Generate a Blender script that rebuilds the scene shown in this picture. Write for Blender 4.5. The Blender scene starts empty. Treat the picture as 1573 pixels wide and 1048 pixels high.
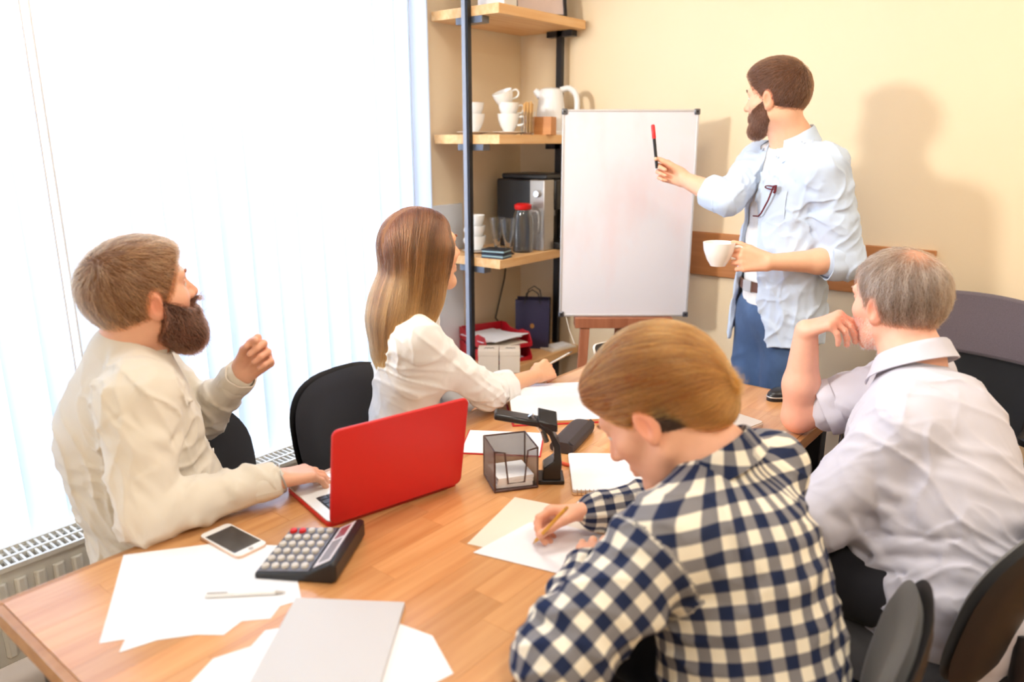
import bpy, bmesh, math, random
import numpy as np
from mathutils import Vector, Matrix

scene = bpy.context.scene
COL = scene.collection
random.seed(7)
RNG = np.random.default_rng(7)
PI = math.pi

# ------------------------------------------------------------------ camera
cam_data = bpy.data.cameras.new('camera')
cam = bpy.data.objects.new('camera', cam_data)
COL.objects.link(cam)
cam.location = (0, 0, 1.55)
cam.rotation_euler = (math.radians(90 - 14.95), 0, math.radians(39))
cam_data.sensor_width = 36.0
cam_data.lens = 36.0 * 1165.0 / 1573.0
cam_data.clip_start = 0.05
cam_data.dof.use_dof = True
cam_data.dof.focus_distance = 2.25
cam_data.dof.aperture_fstop = 2.2
scene.camera = cam

# ------------------------------------------------------------------ view, world and lamps
scene.view_settings.view_transform = 'Standard'
scene.view_settings.look = 'None'
scene.view_settings.gamma = 1.0
scene.view_settings.use_curve_mapping = False
scene.view_settings.exposure = 0.04

world = bpy.data.worlds.new('sky')
scene.world = world
world.use_nodes = True
bg = world.node_tree.nodes['Background']
bg.inputs['Color'].default_value = (0.80, 0.90, 1.0, 1)
bg.inputs['Strength'].default_value = 2.0


def area_light(name, loc, target, sx, sy, energy, color, shape='RECTANGLE'):
    ld = bpy.data.lights.new(name, 'AREA')
    ld.shape = shape
    ld.size = sx
    if shape == 'RECTANGLE':
        ld.size_y = sy
    ld.energy = energy
    ld.color = color
    o = bpy.data.objects.new(name, ld)
    COL.objects.link(o)
    o.location = loc
    d = Vector(target) - Vector(loc)
    o.rotation_euler = d.to_track_quat('-Z', 'Y').to_euler()
    return o


# daylight outside the window wall
area_light('daylight', (-3.5, 0.9, 1.75), (0.0, 0.9, 1.0), 5.6, 2.9, 300, (0.88, 0.94, 1.0))
# studio flash beside the window, left of the camera
sd = bpy.data.lights.new('studio_flash', 'SPOT')
sd.energy = 195
sd.color = (1.0, 0.95, 0.88)
sd.shadow_soft_size = 0.15
sd.spot_size = math.radians(66)
sd.spot_blend = 0.55
so_ = bpy.data.objects.new('studio_flash', sd)
COL.objects.link(so_)
so_.location = (-2.22, 0.10, 2.16)
so_.rotation_euler = (Vector((-0.95, 3.0, 1.45)) - Vector(so_.location)).to_track_quat('-Z', 'Y').to_euler()
# added fill lamps, out of view (their fittings are built with the ceiling)
for lx, ly in ((-1.1, 1.5), (0.5, 0.3), (0.6, 2.2)):
    area_light('fill_lamp_light', (lx, ly, 2.735), (lx, ly, 0), 0.55, 0.55, 19, (1.0, 0.92, 0.80))


# ------------------------------------------------------------------ materials
def lin(c):
    c = c / 255.0
    return c / 12.92 if c <= 0.04045 else ((c + 0.055) / 1.055) ** 2.4


def rgb(r, g, b):
    return (lin(r), lin(g), lin(b), 1.0)


MATS = {}


def mat(name, color, rough=0.5, metal=0.0, spec=0.5, bump=0.0, bscale=200.0, vary=0.0, vscale=8.0,
        trans=0.0, coat=0.0, sheen=0.0, alpha=1.0, stretch=None, sss=0.0):
    """procedural Principled material with optional noise tone variation and noise bump"""
    if name in MATS:
        return MATS[name]
    m = bpy.data.materials.new(name)
    m.use_nodes = True
    nt = m.node_tree
    b = nt.nodes['Principled BSDF']
    b.inputs['Base Color'].default_value = color
    b.inputs['Roughness'].default_value = rough
    b.inputs['Metallic'].default_value = metal
    b.inputs['Specular IOR Level'].default_value = spec
    b.inputs['Transmission Weight'].default_value = trans
    b.inputs['Coat Weight'].default_value = coat
    b.inputs['Sheen Weight'].default_value = sheen
    b.inputs['Alpha'].default_value = alpha
    if sss:
        b.inputs['Subsurface Weight'].default_value = sss
        b.inputs['Subsurface Radius'].default_value = (1.0, 0.35, 0.2)
        b.inputs['Subsurface Scale'].default_value = 0.012
    tc = nt.nodes.new('ShaderNodeTexCoord')
    src = tc.outputs['Object']
    if stretch:
        mp = nt.nodes.new('ShaderNodeMapping')
        mp.inputs['Scale'].default_value = stretch
        nt.links.new(src, mp.inputs['Vector'])
        src = mp.outputs['Vector']
    if vary > 0:
        n = nt.nodes.new('ShaderNodeTexNoise')
        n.inputs['Scale'].default_value = vscale
        n.inputs['Detail'].default_value = 4
        nt.links.new(src, n.inputs['Vector'])
        mx = nt.nodes.new('ShaderNodeMix')
        mx.data_type = 'RGBA'
        mx.inputs['A'].default_value = tuple(max(0, c * (1 - vary)) for c in color[:3]) + (1,)
        mx.inputs['B'].default_value = tuple(min(1, c * (1 + vary)) for c in color[:3]) + (1,)
        nt.links.new(n.outputs['Fac'], mx.inputs['Factor'])
        nt.links.new(mx.outputs['Result'], b.inputs['Base Color'])
    if bump > 0:
        n2 = nt.nodes.new('ShaderNodeTexNoise')
        n2.inputs['Scale'].default_value = bscale
        n2.inputs['Detail'].default_value = 3
        nt.links.new(src, n2.inputs['Vector'])
        bp = nt.nodes.new('ShaderNodeBump')
        bp.inputs['Strength'].default_value = bump
        bp.inputs['Distance'].default_value = 0.002
        nt.links.new(n2.outputs['Fac'], bp.inputs['Height'])
        nt.links.new(bp.outputs['Normal'], b.inputs['Normal'])
    MATS[name] = m
    return m


def wood(name, c1, c2, grain_axis, rough=0.4, per_object=0.0, scale=1.0):
    """wood: noise stretched along one axis; per_object shifts the tone of each stave"""
    m = bpy.data.materials.new(name)
    m.use_nodes = True
    nt = m.node_tree
    b = nt.nodes['Principled BSDF']
    b.inputs['Roughness'].default_value = rough
    tc = nt.nodes.new('ShaderNodeTexCoord')
    oi = nt.nodes.new('ShaderNodeObjectInfo')
    mp = nt.nodes.new('ShaderNodeMapping')
    sc = [38.0 * scale] * 3
    sc[grain_axis] = 2.2 * scale
    mp.inputs['Scale'].default_value = sc
    add = nt.nodes.new('ShaderNodeVectorMath')
    add.operation = 'ADD'
    mul = nt.nodes.new('ShaderNodeVectorMath')
    mul.operation = 'SCALE'
    mul.inputs['Scale'].default_value = 7.0
    comb = nt.nodes.new('ShaderNodeCombineXYZ')
    for i in range(3):
        nt.links.new(oi.outputs['Random'], comb.inputs[i])
    nt.links.new(comb.outputs['Vector'], mul.inputs[0])
    nt.links.new(tc.outputs['Object'], add.inputs[0])
    nt.links.new(mul.outputs['Vector'], add.inputs[1])
    nt.links.new(add.outputs['Vector'], mp.inputs['Vector'])
    n = nt.nodes.new('ShaderNodeTexNoise')
    n.inputs['Scale'].default_value = 1.0
    n.inputs['Detail'].default_value = 6
    n.inputs['Distortion'].default_value = 0.6
    nt.links.new(mp.outputs['Vector'], n.inputs['Vector'])
    ramp = nt.nodes.new('ShaderNodeValToRGB')
    ramp.color_ramp.elements[0].position = 0.3
    ramp.color_ramp.elements[1].position = 0.72
    ramp.color_ramp.elements[0].color = c1
    ramp.color_ramp.elements[1].color = c2
    nt.links.new(n.outputs['Fac'], ramp.inputs['Fac'])
    out = ramp.outputs['Color']
    if per_object:
        hsv = nt.nodes.new('ShaderNodeHueSaturation')
        mr = nt.nodes.new('ShaderNodeMapRange')
        mr.inputs['To Min'].default_value = 1.0 - per_object
        mr.inputs['To Max'].default_value = 1.0 + per_object * 0.6
        nt.links.new(oi.outputs['Random'], mr.inputs['Value'])
        nt.links.new(mr.outputs['Result'], hsv.inputs['Value'])
        nt.links.new(out, hsv.inputs['Color'])
        out = hsv.outputs['Color']
    nt.links.new(out, b.inputs['Base Color'])
    MATS[name] = m
    return m


M_WALL = mat('cream_paint', rgb(243, 223, 190), 0.75, vary=0.03, vscale=3, bump=0.08, bscale=120)
M_CEIL = mat('white_paint', rgb(240, 238, 232), 0.8)
M_TILE = mat('terracotta_tile', rgb(140, 92, 68), 0.45, vary=0.18, vscale=14)
M_GROUT = mat('grout', rgb(150, 130, 112), 0.9)
M_FRAME = mat('white_window_frame', rgb(225, 230, 236), 0.4)
M_RAD = mat('white_radiator_enamel', rgb(232, 229, 220), 0.35)
M_RAIL = wood('rail_wood', rgb(176, 112, 62), rgb(198, 134, 80), 0, 0.45)
M_TABLE = wood('beech_stave', rgb(205, 142, 86), rgb(228, 172, 116), 1, 0.28, per_object=0.16)
_b = M_TABLE.node_tree.nodes['Principled BSDF']
_b.inputs['Coat Weight'].default_value = 0.55
_b.inputs['Coat Roughness'].default_value = 0.2
M_TEDGE = wood('table_edge_wood', rgb(168, 116, 70), rgb(190, 138, 88), 1, 0.4)
M_PINE = wood('pine_board', rgb(226, 172, 112), rgb(242, 200, 146), 1, 0.5)
M_EASEL = wood('easel_wood', rgb(150, 88, 58), rgb(178, 112, 78), 2, 0.5)
M_STEEL = mat('black_steel', rgb(44, 44, 48), 0.32, 0.5)
M_STEELG = mat('grey_steel', rgb(120, 122, 128), 0.3, 0.8)
M_CHROME = mat('chrome', rgb(215, 217, 222), 0.12, 1.0)
M_BLACKF = mat('black_fabric', rgb(34, 33, 38), 0.9, sheen=0.3, bump=0.3, bscale=600)
M_GREYF = mat('grey_fabric', rgb(98, 88, 96), 0.95, sheen=0.3, bump=0.6, bscale=500, vary=0.25, vscale=300)
M_MESHB = mat('black_mesh_fabric', rgb(27, 28, 33), 0.85, bump=0.5, bscale=900)
M_PLAST = mat('black_plastic', rgb(28, 28, 31), 0.38)
M_PLASTG = mat('grey_plastic', rgb(30, 29, 30), 0.5)
M_WHITE = mat('white_plastic', rgb(240, 240, 240), 0.3)
M_PORC = mat('white_porcelain', rgb(244, 242, 238), 0.14, coat=0.3)
M_PAPER = mat('white_paper', rgb(244, 244, 248), 0.85)
M_PAPER2 = mat('ivory_paper', rgb(238, 228, 212), 0.85)
M_RED = mat('red_plastic', rgb(214, 30, 30), 0.38)
M_REDD = mat('red_tray_plastic', rgb(190, 24, 40), 0.3)
M_REDC = mat('red_book_cover', rgb(205, 40, 44), 0.5)
M_GLASS = mat('clear_glass', (0.96, 0.97, 0.97, 1), 0.03, trans=1.0)
M_SCREEN = mat('dark_screen_glass', rgb(44, 46, 54), 0.06, coat=0.5)
M_KEYCAP = mat('dark_key', rgb(48, 46, 48), 0.5)
M_SILVER = mat('silver_aluminium', rgb(196, 192, 188), 0.35, 0.55)


# ------------------------------------------------------------------ mesh helpers
class MB:
    """collects simple shapes as vertices and faces, then links them as one mesh object"""
    def __init__(s):
        s.v = []
        s.f = []

    def add(s, vs, fs):
        n = len(s.v)
        s.v += [tuple(v) for v in vs]
        s.f += [tuple(i + n for i in f) for f in fs]
        return s

    def box(s, c, size, rz=0.0, rx=0.0, ry=0.0):
        M = Matrix.Translation(c) @ Matrix.Rotation(rz, 4, 'Z') @ Matrix.Rotation(ry, 4, 'Y') @ Matrix.Rotation(rx, 4, 'X')
        hx, hy, hz = (q / 2 for q in size)
        vs = [M @ Vector((x, y, z)) for x in (-hx, hx) for y in (-hy, hy) for z in (-hz, hz)]
        return s.add(vs, [(0, 1, 3, 2), (4, 6, 7, 5), (0, 4, 5, 1), (2, 3, 7, 6), (0, 2, 6, 4), (1, 5, 7, 3)])

    def b2(s, lo, hi):
        return s.box([(a + b) / 2 for a, b in zip(lo, hi)], [b - a for a, b in zip(lo, hi)])

    def tube(s, pts, r, n=10, caps=True, closed=False):
        pts = [Vector(p) for p in pts]
        rs = r if isinstance(r, (list, tuple)) else [r] * len(pts)
        m = len(pts)
        rings = []
        up = None
        for i, p in enumerate(pts):
            if closed:
                t = pts[(i + 1) % m] - pts[i - 1]
            else:
                t = pts[min(i + 1, m - 1)] - pts[max(i - 1, 0)]
            t.normalize()
            if up is None:
                up = Vector((0, 0, 1)) if abs(t.z) < 0.9 else Vector((1, 0, 0))
            side = t.cross(up)
            if side.length < 1e-6:
                side = t.orthogonal()
            side.normalize()
            up = side.cross(t).normalized()
            rings.append([p + (side * math.cos(2 * PI * k / n) + up * math.sin(2 * PI * k / n)) * rs[i] for k in range(n)])
        vs = [v for rg in rings for v in rg]
        fs = []
        for i in range(m if closed else m - 1):
            j = (i + 1) % m
            for k in range(n):
                fs.append((i * n + k, i * n + (k + 1) % n, j * n + (k + 1) % n, j * n + k))
        if caps and not closed:
            fs.append(tuple(range(n))[::-1])
            fs.append(tuple((m - 1) * n + k for k in range(n)))
        return s.add(vs, fs)

    def lathe(s, prof, c=(0, 0, 0), n=24, M=None):
        """prof: list of (radius, z)"""
        vs, fs = [], []
        m = len(prof)
        for r, z in prof:
            for k in range(n):
                a = 2 * PI * k / n
                p = Vector((r * math.cos(a), r * math.sin(a), z))
                vs.append((M @ p if M else p) + Vector(c))
        for i in range(m - 1):
            for k in range(n):
                fs.append((i * n + k, i * n + (k + 1) % n, (i + 1) * n + (k + 1) % n, (i + 1) * n + k))
        fs.append(tuple(range(n))[::-1])
        fs.append(tuple((m - 1) * n + k for k in range(n)))
        return s.add(vs, fs)

    def prism(s, poly, z0, z1, M=None):
        """extrude a 2-D polygon between two heights"""
        n = len(poly)
        vs = [Vector((x, y, z0)) for x, y in poly] + [Vector((x, y, z1)) for x, y in poly]
        if M:
            vs = [M @ v for v in vs]
        fs = [tuple(range(n))[::-1], tuple(range(n, 2 * n))] + [(i, (i + 1) % n, n + (i + 1) % n, n + i) for i in range(n)]
        return s.add(vs, fs)

    def sheet(s, fn, nu, nv, th):
        """a thickened surface fn(u,v)->point, u,v in 0..1"""
        P = [[Vector(fn(i / nu, j / nv)) for j in range(nv + 1)] for i in range(nu + 1)]
        N = [[None] * (nv + 1) for _ in range(nu + 1)]
        for i in range(nu + 1):
            for j in range(nv + 1):
                du = P[min(i + 1, nu)][j] - P[max(i - 1, 0)][j]
                dv = P[i][min(j + 1, nv)] - P[i][max(j - 1, 0)]
                q = du.cross(dv)
                N[i][j] = q.normalized() if q.length > 1e-9 else Vector((0, 0, 1))
        w = nv + 1
        a = [P[i][j] + N[i][j] * th / 2 for i in range(nu + 1) for j in range(w)]
        b = [P[i][j] - N[i][j] * th / 2 for i in range(nu + 1) for j in range(w)]
        o = len(a)
        fs = []
        for i in range(nu):
            for j in range(nv):
                q = (i * w + j, (i + 1) * w + j, (i + 1) * w + j + 1, i * w + j + 1)
                fs.append(q)
                fs.append(tuple(o + k for k in q[::-1]))
        rim = [i * w for i in range(nu)] + [nu * w + j for j in range(nv)] + [i * w + nv for i in range(nu, 0, -1)] + [j for j in range(nv, 0, -1)]
        for i in range(len(rim)):
            p, q = rim[i], rim[(i + 1) % len(rim)]
            fs.append((p, o + p, o + q, q))
        return s.add(a + b, fs)

    def obj(s, name, m, parent=None, bevel=0.0, smooth=True, seg=2, sub=0):
        me = bpy.data.meshes.new(name)
        me.from_pydata(s.v, [], s.f)
        me.update()
        o = bpy.data.objects.new(name, me)
        COL.objects.link(o)
        if m:
            me.materials.append(m)
        if smooth:
            me.polygons.foreach_set('use_smooth', [True] * len(me.polygons))
            me.set_sharp_from_angle(angle=math.radians(38))
        bm = bmesh.new()
        bm.from_mesh(me)
        bmesh.ops.recalc_face_normals(bm, faces=bm.faces)
        bm.to_mesh(me)
        bm.free()
        if bevel:
            md = o.modifiers.new('bevel', 'BEVEL')
            md.width = bevel
            md.segments = seg
            md.limit_method = 'ANGLE'
            md.angle_limit = math.radians(40)
        if sub:
            md = o.modifiers.new('subdivision', 'SUBSURF')
            md.levels = sub
            md.render_levels = sub
        if parent:
            o.parent = parent
        return o


def smooth_path(pts, n=5):
    """Catmull-Rom points through a polyline"""
    P = [Vector(p) for p in pts]
    P = [P[0] * 2 - P[1]] + P + [P[-1] * 2 - P[-2]]
    out = []
    for i in range(1, len(P) - 2):
        for k in range(n):
            t = k / n
            a, b, c, d = P[i - 1], P[i], P[i + 1], P[i + 2]
            out.append(0.5 * ((2 * b) + (c - a) * t + (2 * a - 5 * b + 4 * c - d) * t * t + (3 * b - a - 3 * c + d) * t ** 3))
    out.append(P[-2])
    return out


def rrect(w, h, r, n=5, cx=0.0, cy=0.0):
    """rounded rectangle outline, counter-clockwise"""
    pts = []
    for sx, sy, a0 in ((1, 1, 0), (-1, 1, 90), (-1, -1, 180), (1, -1, 270)):
        for k in range(n + 1):
            a = math.radians(a0 + 90 * k / n)
            pts.append((cx + sx * (w / 2 - r) + r * math.cos(a), cy + sy * (h / 2 - r) + r * math.sin(a)))
    return pts


def thing(name, label, cat, loc=(0, 0, 0), rz=0.0, group=None):
    o = bpy.data.objects.new(name, None)
    COL.objects.link(o)
    o.location = loc
    o.rotation_euler = (0, 0, rz)
    return tag(o, label, cat, group)


def tag(o, label, cat, group=None):
    o['label'] = label
    o['category'] = cat
    if group:
        o['group'] = group
    return o


def struct(o):
    o['kind'] = 'structure'
    return o


def dup(o, loc=None, rz=None, label=None, parent=None):
    c = o.copy()
    COL.objects.link(c)
    c.parent = parent
    if loc is not None:
        c.location = loc
    if rz is not None:
        c.rotation_euler = (0, 0, rz)
    if label:
        c['label'] = label
    for ch in list(o.children):
        dup(ch, parent=c)
    return c
# ================================================================== the setting
XW, YB, ZC = -2.565, 3.24, 2.80          # window wall, board wall, ceiling height
XR, YF = 1.7, -1.9                        # far side walls behind and right of the camera

fl = struct(MB().b2((XW - 0.2, YF - 0.2, -0.08), (XR + 0.2, YB + 0.2, -0.006)).obj('floor', M_GROUT))
tile_mesh = None
for ix in range(9):
    for iy in range(9):
        x, y = -0.75 + ix * 0.305, 0.9 + iy * 0.305
        if y + 0.15 > YB:
            continue
        if tile_mesh is None:
            t = MB().box((0, 0, -0.003), (0.297, 0.297, 0.006)).obj('floor_tile', M_TILE, fl, bevel=0.002)
            tile_mesh = t
        else:
            t = tile_mesh.copy()
            COL.objects.link(t)
            t.parent = fl
        t.location = (x, y, 0)
struct(MB().b2((XW - 0.2, YF - 0.2, ZC), (XR + 0.2, YB + 0.2, ZC + 0.1)).obj('ceiling', M_CEIL))
struct(MB().b2((XW - 0.2, YB, -0.06), (XR + 0.2, YB + 0.15, ZC)).obj('wall_back', M_WALL))
struct(MB().b2((XR, YF, -0.06), (XR + 0.15, YB, ZC)).obj('wall_right', M_WALL))
struct(MB().b2((XW - 0.2, YF - 0.15, -0.06), (XR + 0.2, YF, ZC)).obj('wall_front', M_WALL))
WY0, WY1, WZ0, WZ1 = -1.5, 2.50, 0.16, 2.62          # window opening
w = MB()
w.b2((XW - 0.2, WY1, -0.06), (XW, YB, ZC))
w.b2((XW - 0.2, YF, -0.06), (XW, WY0, ZC))
w.b2((XW - 0.2, WY0, -0.06), (XW, WY1, WZ0))
w.b2((XW - 0.2, WY0, WZ1), (XW, WY1, ZC))
struct(w.obj('wall_left', M_WALL))
# the long window: frame, mullions, panes
win = struct(bpy.data.objects.new('window_1', None))
COL.objects.link(win)
fr = MB()
fr.b2((XW - 0.12, WY0, WZ0), (XW - 0.04, WY1, WZ0 + 0.07)).b2((XW - 0.12, WY0, WZ1 - 0.07), (XW - 0.04, WY1, WZ1))
fr.b2((XW - 0.12, WY0, WZ0), (XW - 0.04, WY0 + 0.07, WZ1)).b2((XW - 0.12, WY1 - 0.07, WZ0), (XW - 0.04, WY1, WZ1))
fr.obj('window_frame', M_FRAME, win, bevel=0.004)
for k in range(1, 4):
    y = WY0 + k * (WY1 - WY0) / 4
    MB().b2((XW - 0.115, y - 0.035, WZ0 + 0.07), (XW - 0.045, y + 0.035, WZ1 - 0.07)).obj('mullion', M_FRAME, win, bevel=0.004)
m_pane = bpy.data.materials.new('window_pane_glass')
m_pane.use_nodes = True
nt = m_pane.node_tree
nt.nodes.clear()
out = nt.nodes.new('ShaderNodeOutputMaterial')
tr = nt.nodes.new('ShaderNodeBsdfTransparent')
gl = nt.nodes.new('ShaderNodeBsdfGlossy')
gl.inputs['Roughness'].default_value = 0.02
mx = nt.nodes.new('ShaderNodeMixShader')
mx.inputs[0].default_value = 0.06
nt.links.new(tr.outputs[0], mx.inputs[1])
nt.links.new(gl.outputs[0], mx.inputs[2])
nt.links.new(mx.outputs[0], out.inputs[0])
for k in range(4):
    y0 = WY0 + k * (WY1 - WY0) / 4 + 0.03
    MB().b2((XW - 0.085, y0, WZ0 + 0.06), (XW - 0.075, y0 + 0.94, WZ1 - 0.06)).obj('window_pane', m_pane, win)
struct(MB().b2((XW - 0.01, WY1 - 0.02, 0.0), (XW + 0.022, WY1 + 0.055, ZC)).obj('trim_1', M_FRAME, bevel=0.004))
struct(MB().b2((XW, WY1 + 0.055, 0.0), (XW + 0.016, 2.765, 1.245)).obj('trim_2', M_FRAME, bevel=0.003))
struct(MB().b2((-1.62, YB - 0.018, 0.945), (-0.55, YB, 1.140)).obj('trim_3', M_RAIL, bevel=0.003))
struct(MB().b2((XW, YB - 0.015, 0.0), (XR, YB, 0.09)).obj('baseboard_back', M_RAIL, bevel=0.003))

# fittings for the added, unseen fill lamps
for i, (lx, ly) in enumerate(((-1.1, 1.5), (0.5, 0.3), (0.6, 2.2))):
    t = thing('fill_lamp', 'square white panel of an added fill lamp above the ' + ('long table', 'open floor', 'far end of the floor')[i], 'lamp', (lx, ly, ZC))
    b = MB()
    for sx, sy, wx, wy in ((0, 1, 0.66, 0.04), (0, -1, 0.66, 0.04), (1, 0, 0.04, 0.58), (-1, 0, 0.04, 0.58)):
        b.box((sx * 0.31, sy * 0.31, -0.03), (wx, wy, 0.06))
    b.obj('lamp_frame', M_WHITE, t)
    MB().box((0, 0, -0.02), (0.58, 0.58, 0.01)).obj('lamp_diffuser', M_WHITE, t)

# vertical blind in front of the window
m_blind = bpy.data.materials.new('translucent_blind_fabric')
m_blind.use_nodes = True
nt = m_blind.node_tree
nt.nodes.clear()
out = nt.nodes.new('ShaderNodeOutputMaterial')
df = nt.nodes.new('ShaderNodeBsdfDiffuse')
df.inputs['Color'].default_value = rgb(238, 242, 250)
tl = nt.nodes.new('ShaderNodeBsdfTranslucent')
tl.inputs['Color'].default_value = rgb(230, 239, 252)
mx = nt.nodes.new('ShaderNodeMixShader')
mx.inputs[0].default_value = 0.55
nt.links.new(df.outputs[0], mx.inputs[1])
nt.links.new(tl.outputs[0], mx.inputs[2])
nt.links.new(mx.outputs[0], out.inputs[0])
blind = thing('vertical_blind', 'white translucent vertical blind hanging over the whole window', 'blind', (-2.47, 0, 0))
MB().b2((-0.03, -0.25, 2.64), (0.03, 2.50, 2.68)).obj('head_rail', M_WHITE, blind)
slat0 = None
SP = 0.104
nsl = 26
for k in range(nsl):
    y = -0.17 + k * SP
    if slat0 is None:
        def fn(u, v):
            a = (u - 0.5) * 0.127
            return (0.010 * math.cos((u - 0.5) * PI) - 0.008, a, 0.385 + v * 2.255)
        slat0 = MB().sheet(fn, 8, 1, 0.0011).obj('slat', m_blind, blind)
        s = slat0
    else:
        s = slat0.copy()
        COL.objects.link(s)
        s.parent = blind
    s.location = (0.0, y, 0.0)
    s.rotation_euler = (0, 0, math.radians(17 + 6 * math.sin(k * 1.9) + 4 * math.sin(k * 0.7)))
ch = MB()
for k in range(nsl - 1):
    y = -0.17 + k * SP
    ch.tube([(0.012, y + SP * q / 6, 0.388 - 0.02 * math.sin(PI * q / 6)) for q in range(7)], 0.0018, 5)
ch.obj('bead_chain', M_WHITE, blind)
MB().tube([(0.05, 0.88, 2.62), (0.05, 0.88, 0.45), (0.055, 0.89, 0.42), (0.06, 0.90, 0.45), (0.06, 0.90, 2.62)], 0.003, 6).obj('pull_chain', M_WHITE, blind)

# radiator under the window
rad = thing('radiator', 'long low white ribbed panel radiator under the window blind', 'radiator', (-2.33, 0, 0))
RY0, RY1, RT = -0.4, 2.12, 0.40
MB().b2((0.03, RY0, 0.10), (0.055, RY1, RT - 0.012)).obj('front_panel', M_RAD, rad, bevel=0.004)
MB().b2((-0.065, RY0, 0.10), (-0.045, RY1, RT - 0.012)).obj('rear_panel', M_RAD, rad, bevel=0.004)
e = MB()
for y in (RY0 - 0.004, RY1 + 0.004):
    MB().b2((-0.068, y - 0.004, 0.09), (0.062, y + 0.004, RT)).obj('end_cover', M_RAD, rad)
rib0 = None
for k in range(int((RY1 - RY0 - 0.06) / 0.05)):
    y = RY0 + 0.05 + k * 0.05
    if rib0 is None:
        rib0 = MB().prism([(0.055, -0.018), (0.068, -0.010), (0.068, 0.010), (0.055, 0.018)], 0.125, RT - 0.045).obj('rib', M_RAD, rad, bevel=0.004)
        r = rib0
    else:
        r = rib0.copy()
        COL.objects.link(r)
        r.parent = rad
    r.location = (0, y, 0)
g = MB()
g.b2((0.052, RY0, RT - 0.014), (0.064, RY1, RT)).b2((-0.068, RY0, RT - 0.014), (-0.056, RY1, RT))
g.b2((-0.006, RY0, RT - 0.014), (0.006, RY1, RT))
k = RY0
while k < RY1:
    g.b2((-0.06, k, RT - 0.012), (0.058, k + 0.007, RT - 0.002))
    k += 0.02
g = g.obj('top_grille', M_RAD, rad)
g['kind'] = 'stuff'
for y in (RY0 + 0.25, RY1 - 0.25):
    MB().b2((-0.03, y - 0.03, 0.0), (0.02, y + 0.03, 0.11)).obj('foot', M_RAD, rad)

# ================================================================== table
TX0, TX1, TY0, TY1, TZ = -1.465, -0.603, 0.335, 2.39, 0.75
table = thing('conference_table', 'long light beech conference table with glued wooden staves on top', 'table', ((TX0 + TX1) / 2, (TY0 + TY1) / 2, 0))
ox, oy = (TX0 + TX1) / 2, (TY0 + TY1) / 2
nr = 12
sw = (TX1 - TX0 - 0.03) / nr
for i in range(nr):
    x0 = TX0 + 0.015 + i * sw
    y = TY0 + 0.015 - random.uniform(0.02, 0.32)
    while y < TY1 - 0.015:
        L = random.uniform(0.30, 0.46)
        a, b = max(y, TY0 + 0.015), min(y + L, TY1 - 0.015)
        if TY1 - 0.015 - b < 0.08:
            b = TY1 - 0.015
        if b - a > 0.02:
            o = MB().box((0, 0, 0), (sw - 0.0004, b - a - 0.0004, 0.020)).obj('stave', M_TABLE, table)
            o.location = (x0 + sw / 2 - ox, (a + b) / 2 - oy, TZ - 0.010)
        y = b if b > a else y + L
        if b >= TY1 - 0.016:
            break
MB().b2((TX0 + 0.01 - ox, TY0 + 0.01 - oy, TZ - 0.036), (TX1 - 0.01 - ox, TY1 - 0.01 - oy, TZ - 0.0205)).obj('core_board', M_TEDGE, table)
eb = MB()
eb.b2((TX0 - ox, TY0 - oy, TZ - 0.036), (TX0 + 0.0148 - ox, TY1 - oy, TZ - 0.0004)).b2((TX1 - 0.0148 - ox, TY0 - oy, TZ - 0.036), (TX1 - ox, TY1 - oy, TZ - 0.0004))
eb.b2((TX0 + 0.0149 - ox, TY0 - oy, TZ - 0.036), (TX1 - 0.0149 - ox, TY0 + 0.0148 - oy, TZ - 0.0004)).b2((TX0 + 0.0149 - ox, TY1 - 0.0148 - oy, TZ - 0.036), (TX1 - 0.0149 - ox, TY1 - oy, TZ - 0.0004))
eb.obj('edge_banding', M_TEDGE, table, bevel=0.002)
for sx in (-1, 1):
    for sy in (-1, 1):
        MB().b2((sx * 0.38 - 0.025, sy * 0.95 - 0.025, 0), (sx * 0.38 + 0.025, sy * 0.95 + 0.025, TZ - 0.036)).obj('leg', M_STEEL, table, bevel=0.004)
    MB().b2((sx * 0.38 - 0.015, -0.925, TZ - 0.086), (sx * 0.38 + 0.015, 0.925, TZ - 0.036)).obj('apron', M_STEEL, table)


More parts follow.
